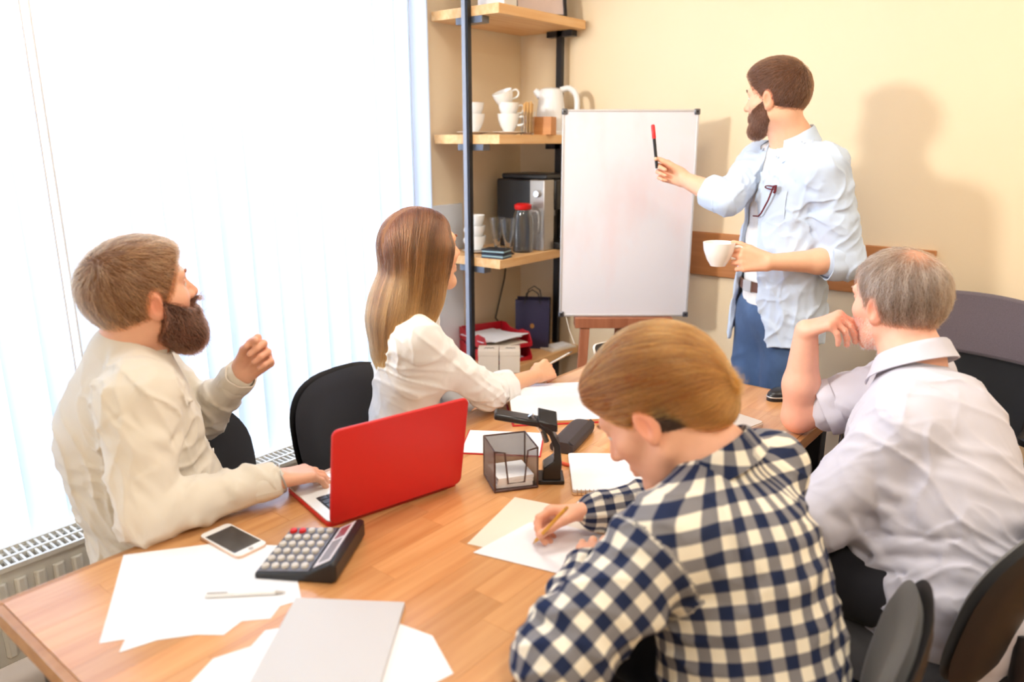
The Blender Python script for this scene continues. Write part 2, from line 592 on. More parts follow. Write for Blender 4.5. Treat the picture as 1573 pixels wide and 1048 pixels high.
# ================================================================== chairs
def chair_mesh(label):
    """padded conference chair facing +x, back pad at -x"""
    t = thing('conference_chair', label, 'chair', group='black padded conference chairs')

    def pad(fn_out, n=40, rings=7, th=0.05):
        """cushion from an outline function, domed on both sides"""
        b = MB()
        vs, fs = [], []
        for side in (1, -1):
            for r in range(rings):
                q = r / (rings - 1)
                s = math.sqrt(max(0, 1 - q ** 4))
                for k in range(n):
                    a = 2 * PI * k / n
                    x, y = fn_out(a)
                    vs.append((x * max(q, 0.02), y * max(q, 0.02), side * th / 2 * (0.25 + 0.75 * s) if q < 1 else 0))
        for si in (0, 1):
            o = si * rings * n
            for r in range(rings - 1):
                for k in range(n):
                    f = (o + r * n + k, o + r * n + (k + 1) % n, o + (r + 1) * n + (k + 1) % n, o + (r + 1) * n + k)
                    fs.append(f if si == 0 else f[::-1])
            fs.append(tuple(o + k for k in range(n)) if si == 1 else tuple(o + k for k in range(n))[::-1])
        b.add(vs, fs)
        return b

    def sup(a, w, h, e=3.2):
        c, s = math.cos(a), math.sin(a)
        return (math.copysign(abs(c) ** (2 / e), c) * w, math.copysign(abs(s) ** (2 / e), s) * h)
    # seat
    b = pad(lambda a: sup(a, 0.215, 0.235, 3.6), th=0.065)
    b.v = [(x, y, 0.455 + z + 0.02 * (x / 0.215) ** 2 * (1 if x < 0 else -0.6)) for x, y, z in b.v]
    b.obj('seat', M_BLACKF, t)
    # back pad, curved around the sitter and leaning back
    def bend(v, off):
        y, z, d = v
        zz = z * 0.985
        return (-0.235 + 0.55 * y * y + d + off - 0.17 * zz, y, 0.655 + zz)
    b = pad(lambda a: sup(a, 0.232, 0.170, 2.9), th=0.045)
    b.v = [bend(v, 0.0) for v in b.v]
    b.obj('backrest', M_BLACKF, t)
    b = pad(lambda a: sup(a, 0.238, 0.176, 2.9), th=0.022)
    b.v = [bend(v, -0.021) for v in b.v]
    b.obj('back_shell', M_PLASTG, t)
    MB().tube([(-0.262, 0, 0.58), (-0.268, 0, 0.47), (-0.20, 0, 0.405), (-0.05, 0, 0.405)], [0.016, 0.018, 0.018, 0.016], 10).obj('back_bracket', M_STEEL, t)
    for sy in (-1, 1):
        MB().tube([(0.15, sy * 0.20, 0.418), (0.19, sy * 0.222, 0.40), (0.215, sy * 0.25, 0.0)], 0.0125, 10).obj('leg', M_STEEL, t)
        MB().tube([(-0.15, sy * 0.20, 0.418), (-0.19, sy * 0.222, 0.40), (-0.25, sy * 0.25, 0.0)], 0.0125, 10).obj('leg', M_STEEL, t)
        MB().tube([(0.15, sy * 0.20, 0.418), (-0.15, sy * 0.20, 0.418)], 0.0125, 10).obj('seat_rail', M_STEEL, t)
    return t


CH = [((-1.68, 0.915, 0), math.radians(3), 'black padded chair by the radiator under the bearded man in the cream shirt'),
      ((-1.66, 1.50, 0), math.radians(4), 'black padded chair by the radiator under the long-haired woman'),
      ((-0.42, 1.17, 0), math.radians(187), 'black padded chair under the person in the checked shirt'),
      ((-0.29, 1.74, 0), math.radians(168), 'black padded chair under the grey-haired man')]
ch0 = chair_mesh(CH[0][2])
ch0.location, ch0.rotation_euler = CH[0][0], (0, 0, CH[0][1])
for loc, rz, lb in CH[1:]:
    dup(ch0, loc, rz, lb)

# high-back swivel chair by the board wall
hb = thing('swivel_chair', 'high-back swivel armchair with black mesh back and grey fabric headrest', 'chair', (-0.40, 2.76, 0), math.radians(-96))
def hb_panel(z0, z1, wid0, wid1, off):
    def fn(u, v):
        y = (u - 0.5) * 2
        wv = wid0 + (wid1 - wid0) * v
        z = z0 + (z1 - z0) * v
        cr = 0.02 * (1 - y * y) if v > 0.95 else 0.0
        return (-0.25 + off + 0.055 * y * y - 0.16 * (z - 0.5) + 0.05 * math.sin((z - 0.5) * 5), y * wv, z + cr)
    return fn
MB().sheet(hb_panel(0.48, 0.835, 0.20, 0.245, 0), 14, 10, 0.018).obj('mesh_back', M_MESHB, hb, bevel=0.004)
MB().sheet(hb_panel(0.82, 1.01, 0.248, 0.240, 0.008), 14, 8, 0.045).obj('headrest', M_GREYF, hb, bevel=0.012)
MB().prism(rrect(0.48, 0.50, 0.09), 0.43, 0.50).obj('seat', M_BLACKF, hb, bevel=0.02)
MB().tube([(0, 0, 0.43), (0, 0, 0.10)], 0.028, 14).obj('gas_column', M_PLAST, hb)
MB().box((-0.235, 0, 0.47), (0.05, 0.07, 0.22)).obj('back_bracket', M_PLAST, hb, bevel=0.01)
for sy in (-1, 1):
    MB().tube([(0.0, sy * 0.245, 0.44), (0.02, sy * 0.29, 0.46), (0.01, sy * 0.295, 0.66)], 0.013, 10).obj('arm_post', M_CHROME, hb)
    MB().prism(rrect(0.26, 0.085, 0.04), 0.66, 0.69, Matrix.Translation((0.02, sy * 0.295, 0))).obj('armrest', M_PLAST, hb, bevel=0.008)
for k in range(5):
    a = 2 * PI * k / 5 + 0.3
    c, s = math.cos(a), math.sin(a)
    MB().tube([(0.02 * c, 0.02 * s, 0.11), (0.28 * c, 0.28 * s, 0.075)], [0.026, 0.016], 10).obj('base_arm', M_PLAST, hb)
    MB().tube([(0.285 * c - 0.022 * s, 0.285 * s + 0.022 * c, 0.029), (0.285 * c + 0.022 * s, 0.285 * s - 0.022 * c, 0.029)], 0.029, 14).obj('caster', M_PLAST, hb, bevel=0.004)

# beech cabinet standing at the right
cab = thing('side_cabinet', 'tan wooden cabinet side standing behind the black chairs', 'cabinet', (0.03, 2.17, 0))
M_CAB = wood('tan_cabinet_wood', rgb(196, 152, 98), rgb(210, 166, 112), 2, 0.5)
MB().b2((-0.012, -0.2, 0.05), (0.45, 0.2, 0.84)).obj('cabinet_body', M_CAB, cab, bevel=0.003)
MB().b2((-0.02, -0.21, 0.84), (0.46, 0.21, 0.865)).obj('cabinet_top', M_CAB, cab, bevel=0.003)
MB().b2((0.01, -0.19, 0.0), (0.43, 0.19, 0.05)).obj('plinth', M_STEEL, cab)
for sx in (0.108, 0.328):
    d = MB().box((sx, -0.208, 0.445), (0.214, 0.016, 0.77)).obj('cabinet_door', M_CAB, cab, bevel=0.002)
    MB().tube([(sx + (0.07 if sx < 0.2 else -0.07), -0.226, 0.52), (sx + (0.07 if sx < 0.2 else -0.07), -0.226, 0.64)], 0.005, 8).obj('door_handle', M_CHROME, d)

# ================================================================== shelf rack in the corner
RX0, RX1, RYA, RYB = -2.545, -2.155, 2.575, 3.215
rack = thing('shelf_rack', 'open rack of thick pine boards on black steel posts in the room corner', 'shelf', ((RX0 + RX1) / 2, (RYA + RYB) / 2, 0))
rxc, ryc = (RX0 + RX1) / 2, (RYA + RYB) / 2
SH = {'bottom': 0.50, 'low': 1.025, 'mid': 1.567, 'top': 2.09}
for nm, z in SH.items():
    MB().b2((RX0 - rxc, RYA - ryc, z - 0.04), (RX1 - rxc, RYB - ryc, z)).obj('shelf_board', M_PINE, rack, bevel=0.0015)
for y in (RYA + 0.035, RYB - 0.035):
    yy = y - ryc
    yp = RYA - 0.014 - ryc if y < ryc else yy
    px = -2.322 - rxc if y < ryc else -2.275 - rxc
    pst = MB().b2((px - 0.016, yp - 0.012, 0.0), (px + 0.016, yp + 0.012, 2.72)).obj('post', M_STEEL, rack, bevel=0.001)
    if y < ryc:
        MB().b2((px - 0.017, yp - 0.0145, 0.0), (px + 0.004, yp - 0.0122, 2.72)).obj('post_sheen', mat('painted_steel_sheen', rgb(176, 178, 184), 0.3, 0.5), pst)  # pale plate: window light on the post's front face put into its colour
    for z in SH.values():
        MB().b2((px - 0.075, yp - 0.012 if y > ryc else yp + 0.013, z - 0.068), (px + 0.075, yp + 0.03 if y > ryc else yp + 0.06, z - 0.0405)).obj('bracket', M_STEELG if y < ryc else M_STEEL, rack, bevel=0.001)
# ================================================================== whiteboard and easel
HDX, HDY = -0.6293, 0.7771               # the board's back direction; its right is (0.7771, 0.6293)
BW, BH = 0.568, 0.880
bcx, bcy, bz0 = -1.687, 2.868, 0.787
brz = math.atan2(0.6293, 0.7771)
wb = thing('whiteboard', 'blank white marker board with thin aluminium frame standing on the wooden easel', 'whiteboard', (bcx, bcy, bz0), brz)
m_wb = mat('white_marker_enamel', rgb(238, 234, 238), 0.28)
nt = m_wb.node_tree
b = nt.nodes['Principled BSDF']
tc = nt.nodes.new('ShaderNodeTexCoord')
ns = nt.nodes.new('ShaderNodeTexNoise')
ns.inputs['Scale'].default_value = 3.2
ns.inputs['Detail'].default_value = 5
mp = nt.nodes.new('ShaderNodeMapping')
mp.inputs['Scale'].default_value = (1.6, 1, 0.7)
mp.inputs['Location'].default_value = (0.3, 0, 0.45)
rp = nt.nodes.new('ShaderNodeValToRGB')
rp.color_ramp.elements[0].position = 0.5
rp.color_ramp.elements[0].color = rgb(230, 227, 232)
rp.color_ramp.elements[1].position = 0.78
rp.color_ramp.elements[1].color = rgb(234, 212, 214)
nt.links.new(tc.outputs['Object'], mp.inputs['Vector'])
nt.links.new(mp.outputs['Vector'], ns.inputs['Vector'])
nt.links.new(ns.outputs['Fac'], rp.inputs['Fac'])
nt.links.new(rp.outputs['Color'], b.inputs['Base Color'])
MB().b2((-BW / 2 + 0.008, -0.006, 0.008), (BW / 2 - 0.008, 0.010, BH - 0.008)).obj('writing_surface', m_wb, wb)
M_ALU = mat('pale_aluminium', rgb(214, 212, 212), 0.35, 0.4)
for lo, hi in (((-BW / 2, -0.009, 0), (BW / 2, 0.012, 0.009)), ((-BW / 2, -0.009, BH - 0.009), (BW / 2, 0.012, BH)),
               ((-BW / 2, -0.009, 0.009), (-BW / 2 + 0.009, 0.012, BH - 0.009)), ((BW / 2 - 0.009, -0.009, 0.009), (BW / 2, 0.012, BH - 0.009))):
    MB().b2(lo, hi).obj('frame_rail', M_ALU, wb, bevel=0.0015)
for sx in (-1, 1):
    for z in (0.0, BH):
        s = 1 if z == 0 else -1
        c = MB().box((sx * (BW / 2 - 0.009), 0, z + s * 0.009), (0.024, 0.026, 0.024)).obj('corner_cap', M_STEELG, wb, bevel=0.004)
        MB().tube([(sx * (BW / 2 - 0.009), -0.0125, z + s * 0.009), (sx * (BW / 2 - 0.009), -0.0145, z + s * 0.009)], 0.004, 8).obj('screw', M_STEEL, c)
MB().tube([(-BW / 2 + 0.03, 0.0, 0.0), (-BW / 2 + 0.045, -0.01, -0.06), (-BW / 2 + 0.07, -0.02, -0.125)], 0.002, 6).obj('hanging_cord', M_PAPER2, wb)

es = thing('easel', 'brown wooden easel with a ledge carrying the whiteboard', 'easel', (bcx, bcy, 0), brz)
MB().b2((-0.215, -0.035, 0.738), (0.215, 0.05, 0.785)).obj('ledge', M_EASEL, es, bevel=0.003)
for sx in (-1, 1):
    MB().add([(sx * 0.17 + dx, dy, z) if z > 0.3 else (sx * 0.215 + dx, dy - 0.10, z) for z in (0.0, 0.738) for dx in (-0.021, 0.021) for dy in (-0.028, 0.0)],
             [(0, 1, 3, 2), (4, 6, 7, 5), (0, 4, 5, 1), (2, 3, 7, 6), (0, 2, 6, 4), (1, 5, 7, 3)]).obj('front_leg', M_EASEL, es, bevel=0.002)
MB().b2((-0.022, 0.014, 0.70), (0.022, 0.045, 1.58)).obj('mast', M_EASEL, es, bevel=0.002)
MB().tube([(0, 0.035, 1.4), (0, 0.25, 0.0)], 0.016, 8).obj('rear_leg', M_EASEL, es)
MB().b2((-0.20, -0.075, 0.30), (0.20, -0.05, 0.34)).obj('stretcher', M_EASEL, es, bevel=0.002)


# ================================================================== laptops
def keyboard(parent, x0, x1, y0, y1, z, cols, rows, m):
    for i in range(rows):
        for j in range(cols):
            w_, h_ = (x1 - x0) / rows, (y1 - y0) / cols
            o = MB().box((x0 + (i + 0.5) * w_, y0 + (j + 0.5) * h_, z), (w_ * 0.82, h_ * 0.84, 0.002))
            yield o


def laptop(name, label, loc, rz, W, D, H, lean, m_case, m_deck, m_bezel, rows=5, cols=13):
    """local: hinge along y at x=0, keyboard deck towards -x, lid rising from the hinge"""
    t = thing(name, label, 'laptop', loc, rz)
    MB().prism(rrect(D, W, 0.014, 5, -D / 2, 0), 0.0, 0.011).obj('bottom_case', m_case, t, bevel=0.002)
    dk = MB().prism(rrect(D - 0.004, W - 0.004, 0.012, 5, -D / 2, 0), 0.0112, 0.0145).obj('deck', m_deck, t, bevel=0.0008)
    MB().box((-D * 0.30, 0, 0.0147), (D * 0.47, W * 0.84, 0.0008)).obj('key_well', M_KEYCAP, dk)
    first = None
    x0, x1, y0, y1 = -D * 0.535, -D * 0.065, -W * 0.415, W * 0.415
    for i in range(rows):
        for j in range(cols):
            w_, h_ = (x1 - x0) / rows, (y1 - y0) / cols
            if first is None:
                first = MB().box((0, 0, 0), (w_ * 0.84, h_ * 0.86, 0.0018)).obj('key', M_PLAST, dk, smooth=False)
                k = first
            else:
                k = first.copy()
                COL.objects.link(k)
                k.parent = dk
            k.location = (x0 + (i + 0.5) * w_, y0 + (j + 0.5) * h_, 0.0158)
    MB().box((-D * 0.78, 0, 0.01475), (D * 0.33, W * 0.32, 0.0008)).obj('touchpad', M_SILVER, dk, bevel=0.0003)
    M = Matrix.Translation((0.004, 0, 0.012)) @ Matrix.Rotation(lean, 4, 'Y') @ Matrix.Rotation(-PI / 2, 4, 'Y')
    lid = MB().prism(rrect(H, W, 0.016, 6, H / 2, 0), -0.008, 0.0, M).obj('lid', m_case, t, bevel=0.0025)
    MB().prism(rrect(H - 0.006, W - 0.006, 0.013, 6, H / 2, 0), 0.0002, 0.0016, M).obj('bezel', m_bezel, lid)
    MB().prism(rrect(H - 0.04, W - 0.03, 0.003, 3, H / 2 + 0.002, 0), 0.0018, 0.0024, M).obj('screen', M_SCREEN, lid)
    MB().tube([(0.0, -W * 0.40, 0.011), (0.0, W * 0.40, 0.011)], 0.0065, 10).obj('hinge', M_PLAST, t)
    return t


hx, hy = (-1.217 - 1.144) / 2, (0.884 + 1.209) / 2
laptop('laptop', 'open laptop in a glossy red case under the bearded man\'s hand', (hx, hy, TZ), math.atan2(1.209 - 0.884, -1.144 + 1.217) - PI / 2, 0.333, 0.225, 0.228, math.radians(10), M_RED, M_WHITE, M_PLAST)
M_SILV2 = mat('pale_silver_case', rgb(216, 208, 200), 0.4, 0.2)
laptop('laptop', 'open pale silver laptop in front of the grey-haired man', (-1.005, 1.925, TZ), math.radians(167.5), 0.36, 0.25, 0.238, math.radians(22), M_SILV2, M_SILV2, M_PLAST)

# ================================================================== phone and calculator
ph = thing('smartphone', 'white and gold smartphone lying face up beside the calculator', 'phone', (-1.322, 0.725, TZ), math.atan2(0.005, 0.14))
MB().prism(rrect(0.140, 0.069, 0.011, 6), 0.0, 0.0065).obj('phone_body', mat('rose_gold', rgb(222, 188, 164), 0.3, 0.5), ph, bevel=0.0015)
MB().prism(rrect(0.1385, 0.0675, 0.0105, 6), 0.0066, 0.0076).obj('front_glass', M_WHITE, ph)
MB().box((0, 0, 0.0079), (0.102, 0.061, 0.0005)).obj('screen', M_SCREEN, ph)
MB().tube([(0.061, 0, 0.0077), (0.061, 0, 0.0082)], 0.0052, 16).obj('home_button', M_SILVER, ph)

ca = thing('desk_calculator', 'dark grey desk calculator with round keys and two-part display', 'calculator', (-1.153, 0.79, TZ), math.radians(-58))
# local x runs along the key columns towards the display's right, local y towards the display (camera right)
m_cal = mat('graphite_plastic', rgb(112, 112, 120), 0.4, 0.2)
M_KEYR = mat('pale_key_plastic', rgb(206, 200, 192), 0.4)
cw, cl = 0.175, 0.150
MB().add([(x, y, z) for x in (-cw / 2, cw / 2) for y, z in ((0.075, 0.0), (-0.075, 0.0), (-0.075, 0.012), (0.03, 0.020), (0.075, 0.044), (0.085, 0.040), (0.085, 0.006))],
         [(0, 1, 2, 3, 4, 5, 6), (13, 12, 11, 10, 9, 8, 7)] + [(i, (i + 1) % 7 + 0, 7 + (i + 1) % 7, 7 + i) for i in range(7)]).obj('calculator_body', M_PLAST, ca, bevel=0.004)
sl = math.atan2(0.008, 0.105)
MB().add([(x * 0.94, y, z + 0.0016) for x in (-cw / 2, cw / 2) for y, z in ((-0.072, 0.0122), (0.029, 0.0199))] + [(x * 0.94, y, z - 0.001) for x in (-cw / 2, cw / 2) for y, z in ((-0.072, 0.0122), (0.029, 0.0199))],
         [(0, 2, 3, 1), (4, 5, 7, 6), (0, 1, 5, 4), (2, 6, 7, 3), (0, 4, 6, 2), (1, 3, 7, 5)]).obj('key_plate', m_cal, ca)
keyp = [(r, c) for r in range(5) for c in range(6)]
k0 = {}
for r, c in keyp:
    x = -0.067 + c * 0.0268
    y = -0.061 + r * 0.0195
    m_ = M_RED if (c == 0 and r < 2) else M_KEYR
    if m_.name not in k0:
        k0[m_.name] = MB().lathe([(0.0085, 0.0), (0.0085, 0.003), (0.0075, 0.0052), (0.005, 0.006), (0.001, 0.0062)], n=14).obj('key', m_, ca)
        o = k0[m_.name]
    else:
        o = k0[m_.name].copy()
        COL.objects.link(o)
        o.parent = ca
    o.location = (x, y, 0.0138 + (y + 0.072) * 0.0762)
    o.scale = (1, 0.85, 1)
ds = MB().add([(x, y, z + dz) for dz in (0.0004, 0.0022) for x in (-0.076, 0.076) for y, z in ((0.036, 0.0232), (0.071, 0.0419))],
              [(0, 1, 3, 2), (4, 6, 7, 5), (0, 4, 5, 1), (2, 3, 7, 6), (0, 2, 6, 4), (1, 5, 7, 3)]).obj('display_frame', mat('pale_frame', rgb(222, 216, 222), 0.3), ca, bevel=0.001)
for x0_, x1_, m_ in ((-0.012, 0.066, mat('lcd_grey', rgb(150, 150, 158), 0.15)), (-0.066, -0.022, mat('solar_cell', rgb(150, 84, 92), 0.15))):
    MB().add([(x, y, z + dz) for dz in (0.0023, 0.003) for x in (x0_, x1_) for y, z in ((0.043, 0.0269), (0.064, 0.0382))],
             [(0, 1, 3, 2), (4, 6, 7, 5), (0, 4, 5, 1), (2, 3, 7, 6), (0, 2, 6, 4), (1, 5, 7, 3)]).obj('display', m_, ds)


# ================================================================== papers, books and small things on the table
def flat(name, label, cat, poly, z, th, m, group=None, bevel=0.0):
    cx = sum(p[0] for p in poly) / len(poly)
    cy = sum(p[1] for p in poly) / len(poly)
    o = MB().prism([(x - cx, y - cy) for x, y in poly], 0, th).obj(name, m, bevel=bevel)
    o.location = (cx, cy, z)
    return tag(o, label, cat, group)


def rough_edge(poly, amp, n, seed):
    r = random.Random(seed)
    out_ = []
    for i in range(len(poly)):
        a, b = poly[i], poly[(i + 1) % len(poly)]
        out_.append(a)
    return out_


flat('paper_sheet', 'white sheet with a wavy torn edge under the white pen', 'paper',
     [(-1.446, 0.560), (-1.339, 0.708), (-1.215, 0.790), (-1.045, 0.690), (-1.058, 0.655), (-1.040, 0.623), (-1.072, 0.588), (-1.062, 0.548), (-1.098, 0.520), (-1.135, 0.472), (-1.152, 0.418), (-1.178, 0.440), (-1.200, 0.408), (-1.270, 0.452)], TZ + 0.0004, 0.0008, M_PAPER)
flat('paper_sheet', 'white sheet under the grey notebook with one ragged side', 'paper',
     [(-1.020, 0.505), (-1.000, 0.560), (-1.018, 0.598), (-0.990, 0.640), (-0.905, 0.745), (-0.79, 0.765), (-0.700, 0.720), (-0.712, 0.665), (-0.78, 0.56), (-0.90, 0.40), (-0.98, 0.42)], TZ + 0.0004, 0.0008, M_PAPER)
o = flat('notebook', 'plain grey covered notebook lying on white paper', 'notebook',
         [(-1.045, 0.679), (-0.884, 0.792), (-0.742, 0.600), (-0.903, 0.487)], TZ + 0.0016, 0.010, mat('grey_cover', rgb(205, 203, 204), 0.55), bevel=0.001)
pn = thing('pen', 'slim white pen lying on the torn-edged sheet', 'pen', ((-1.183 - 1.081) / 2, (0.585 + 0.684) / 2, TZ + 0.0055), math.atan2(0.099, 0.102))
MB().tube([(-0.072, 0, 0), (-0.07, 0, 0), (0.052, 0, 0)], [0.003, 0.0042, 0.0042], 12).obj('barrel', M_WHITE, pn)
MB().tube([(0.0521, 0, 0), (0.066, 0, 0), (0.071, 0, 0)], [0.0042, 0.002, 0.0008], 12).obj('tip', M_SILVER, pn)
MB().box((-0.05, 0, 0.0052), (0.036, 0.003, 0.0012)).obj('clip', M_SILVER, pn)

# sheets under the writing hand
flat('paper_sheet', 'ivory sheet partly under the white page the checked-shirt person writes on', 'paper',
     [(-0.945, 1.022), (-1.000, 1.245), (-0.800, 1.300), (-0.742, 1.08)], TZ + 0.0004, 0.0007, M_PAPER2)
flat('paper_sheet', 'white page being written on with the yellow pencil', 'paper',
     [(-0.912, 1.003), (-0.900, 1.17), (-0.875, 1.20), (-0.695, 1.235), (-0.660, 1.02), (-0.700, 1.058)], TZ + 0.0012, 0.0007, M_PAPER)

# spiral notebook
nb = thing('spiral_notebook', 'open wire-bound notebook with blank white page in front of the checked shirt', 'notebook', (-0.867, 1.506, TZ), math.atan2(0.155, 0.2))
L_, W_ = 0.265, 0.228
MB().prism(rrect(L_, W_, 0.008, 4), 0.0, 0.0025).obj('back_cover', mat('kraft_board', rgb(196, 150, 104), 0.8), nb)
MB().prism(rrect(L_ - 0.004, W_ - 0.012, 0.008, 4, 0, 0.004), 0.0026, 0.010).obj('page_block', M_PAPER, nb, bevel=0.001)
for k in range(26):
    x = -L_ / 2 + 0.012 + k * (L_ - 0.024) / 25
    if k == 0:
        co0 = MB().tube([(0, -W_ / 2 + 0.006 + 0.007 * math.cos(a), 0.006 + 0.0068 * math.sin(a)) for a in [2 * PI * q / 10 for q in range(10)]], 0.0009, 5, closed=True).obj('wire_coil', mat('brass_wire', rgb(176, 140, 100), 0.3, 0.7), nb)
        c = co0
    else:
        c = co0.copy()
        COL.objects.link(c)
        c.parent = nb
    c.location = (x, 0, 0)
tag(MB().tube([(-0.0125, 0, 0), (0.0, 0, 0), (0.06, 0, 0), (0.075, 0, 0)], [0.0042, 0.0045, 0.0045, 0.001], 8).obj('crayon', mat('orange_wax', rgb(226, 92, 52), 0.5)), 'orange crayon lying by the corner of the wire-bound notebook', 'crayon').location = (-1.03, 1.462, TZ + 0.0048)

# glasses case
gc = thing('glasses_case', 'dark brown soft glasses case lying between open planner and notebook', 'case', (-1.088, 1.608, TZ), math.atan2(0.2, -0.055) - PI / 2)
def cs(u, v):
    a = v * 2 * PI
    e = 1 - 0.10 * abs(2 * u - 1) ** 6
    return (0.036 * math.copysign(abs(math.cos(a)) ** 0.75, math.cos(a)) * e, (u - 0.5) * 0.185, 0.0165 + 0.0165 * math.copysign(abs(math.sin(a)) ** (0.9 if math.sin(a) > 0 else 0.5), math.sin(a)) * e)
vs, fs = [], []
nu, nv = 16, 24
for i in range(nu + 1):
    for j in range(nv):
        vs.append(cs(i / nu, j / nv))
for i in range(nu):
    for j in range(nv):
        fs.append((i * nv + j, i * nv + (j + 1) % nv, (i + 1) * nv + (j + 1) % nv, (i + 1) * nv + j))
fs += [tuple(range(nv))[::-1], tuple(nu * nv + j for j in range(nv))]
MB().add(vs, fs).obj('case_body', mat('dark_leather', rgb(58, 50, 52), 0.55, bump=0.3, bscale=300), gc)
MB().box((0.026, 0, 0.031), (0.016, 0.183, 0.0016), ry=0.62).obj('flap', MATS['dark_leather'], gc)

# open red planner
bk = thing('open_planner', 'open planner with red cover and blank ivory-edged pages', 'book', (-1.315, 1.81, TZ), math.atan2(-0.22, 0.225) + PI / 2)
# local x along the spine, local y across the two pages
BWd, BLn = 0.175, 0.262
def page(side):
    def fn(u, v):
        y = v * BWd * 0.985
        z = 0.010 + 0.026 * math.exp(-((v - 0.22) / 0.22) ** 2) * (1 - math.exp(-v * 18)) + 0.010 * (1 - v) * (1 - math.exp(-v * 14))
        return ((u - 0.5) * BLn, side * y, z)
    return fn
for side in (-1, 1):
    MB().box((0, side * (BWd / 2 + 0.002), 0.0015), (BLn + 0.012, BWd + 0.004, 0.003)).obj('cover', M_REDC, bk, bevel=0.0008)
    fnp = page(side)
    n_ = 22
    vs = [fnp(0, j / n_) for j in range(n_ + 1)] + [fnp(1, j / n_) for j in range(n_ + 1)]
    vs += [(x, y, 0.0032) for x, y, z in vs]
    m_ = n_ + 1
    fs = [(j, j + 1, m_ + j + 1, m_ + j) for j in range(n_)] + [(2 * m_ + j, 3 * m_ + j, 3 * m_ + j + 1, 2 * m_ + j + 1) for j in range(n_)]
    fs += [(j, 2 * m_ + j, 2 * m_ + j + 1, j + 1) for j in range(n_)] + [(m_ + j, m_ + j + 1, 3 * m_ + j + 1, 3 * m_ + j) for j in range(n_)]
    fs += [(0, m_, 3 * m_, 2 * m_), (m_ - 1, 3 * m_ - 1, 4 * m_ - 1, 2 * m_ - 1)]
    pb = MB().add(vs, fs).obj('page_block', mat('page_edge_ivory', rgb(232, 190, 128), 0.8), bk)
    MB().sheet(lambda u, v: tuple(a + b for a, b in zip(fnp(u, v), (0, 0, 0.0008))), 2, n_, 0.0008).obj('open_page', M_PAPER, pb)
MB().box((0, 0, 0.0012), (BLn + 0.012, 0.010, 0.0024)).obj('spine', M_REDC, bk)

# white form with red border
fd = thing('document_folder', 'white sheet in a flat folder with a red rim beside the red laptop', 'folder', (-1.225, 1.475, TZ), math.radians(33))
MB().box((0, 0, 0.0012), (0.215, 0.165, 0.0024)).obj('folder_back', M_REDC, fd)
MB().box((0, 0, 0.0032), (0.207, 0.157, 0.0012)).obj('sheet', M_PAPER, fd)

# wire memo cube with note sheets
mc = thing('memo_holder', 'square wire-mesh memo holder with smoked sides holding note sheets', 'paper holder', (-1.062, 1.305, TZ), math.radians(55))
M_SMOKE = mat('smoked_mesh', rgb(150, 138, 130), 0.5, 0.3, alpha=0.55)
M_BRONZE = mat('bronze_wire', rgb(88, 66, 62), 0.35, 0.5)
cs_ = 0.052
MB().box((0, 0, 0.003), (0.108, 0.108, 0.006)).obj('base', M_BRONZE, mc, bevel=0.002)
for sx, sy in ((1, 0), (-1, 0), (0, 1), (0, -1)):
    open_ = (sx, sy) in ((0, -1),)
    if not open_:
        MB().box((sx * cs_, sy * cs_, 0.054), (0.0015 if sx else 0.104, 0.0015 if sy else 0.104, 0.094)).obj('mesh_side', M_SMOKE, mc)
for sx, sy in ((-1, -1), (1, -1), (1, 1), (-1, 1)):
    MB().tube([(sx * cs_, sy * cs_, 0.004), (sx * cs_, sy * cs_, 0.103)], 0.0022, 8).obj('corner_wire', M_BRONZE, mc)
MB().tube([(-cs_, -cs_, 0.103), (-cs_, cs_, 0.103), (cs_, cs_, 0.103), (cs_, -cs_, 0.103)], 0.0022, 8).obj('rim_wire', M_BRONZE, mc)
MB().tube([(-cs_, -cs_, 0.103), (-0.028, -cs_, 0.098), (-0.02, -cs_, 0.02), (0.02, -cs_, 0.02), (0.028, -cs_, 0.098), (cs_, -cs_, 0.103)], 0.0022, 8).obj('front_wire', M_BRONZE, mc)
for k in range(3):
    o = tag(MB().box((0, 0, 0), (0.088, 0.088, 0.008)).obj('note_block', M_PAPER), ('lowest', 'middle', 'uppermost')[k] + ' block of white note sheets inside the wire memo holder', 'note paper')
    o.location = (-1.062, 1.305, TZ + 0.0105 + k * 0.0086)
    o.rotation_euler = (0, 0, math.radians(55 + (k - 1) * 2.5))

# black hole punch standing behind the memo holder
hp = thing('hole_punch', 'black metal hole punch standing beside the wire memo holder', 'hole punch', (-0.998, 1.372, TZ), math.radians(39))
hp.scale = (1.3, 1.3, 1.3)
M_BLK = mat('black_enamel', rgb(30, 28, 30), 0.25)
poly = [(-0.012, 0.0), (0.022, 0.0), (0.024, 0.04), (0.020, 0.075), (0.004, 0.105), (-0.018, 0.118), (-0.014, 0.108), (0.000, 0.094), (0.009, 0.07), (0.010, 0.045), (-0.010, 0.03)]
MB().prism(poly, -0.02, 0.02, Matrix.Rotation(PI / 2, 4, 'X')).obj('frame_arch', M_BLK, hp, bevel=0.002)
MB().add([(x, y, z) for x, z, t_ in ((-0.02, 0.108, 0.014), (0.015, 0.1, 0.014)) for y in (-0.019, 0.019) for z in (z, z + t_)], [(0, 1, 3, 2), (4, 6, 7, 5), (0, 4, 5, 1), (2, 3, 7, 6), (0, 2, 6, 4), (1, 5, 7, 3)]).obj('joint_block', M_BLK, hp, bevel=0.002)
MB().box((-0.058, 0, 0.122), (0.085, 0.036, 0.012), ry=0.18).obj('lever', M_BLK, hp, bevel=0.004)
MB().tube([(-0.034, 0.0, 0.128), (-0.012, 0.0, 0.098), (-0.004, 0, 0.075)], 0.0055, 8).obj('spring_pin', M_CHROME, hp)
MB().box((0.004, 0, 0.004), (0.05, 0.05, 0.008)).obj('foot_plate', M_BLK, hp, bevel=0.002)

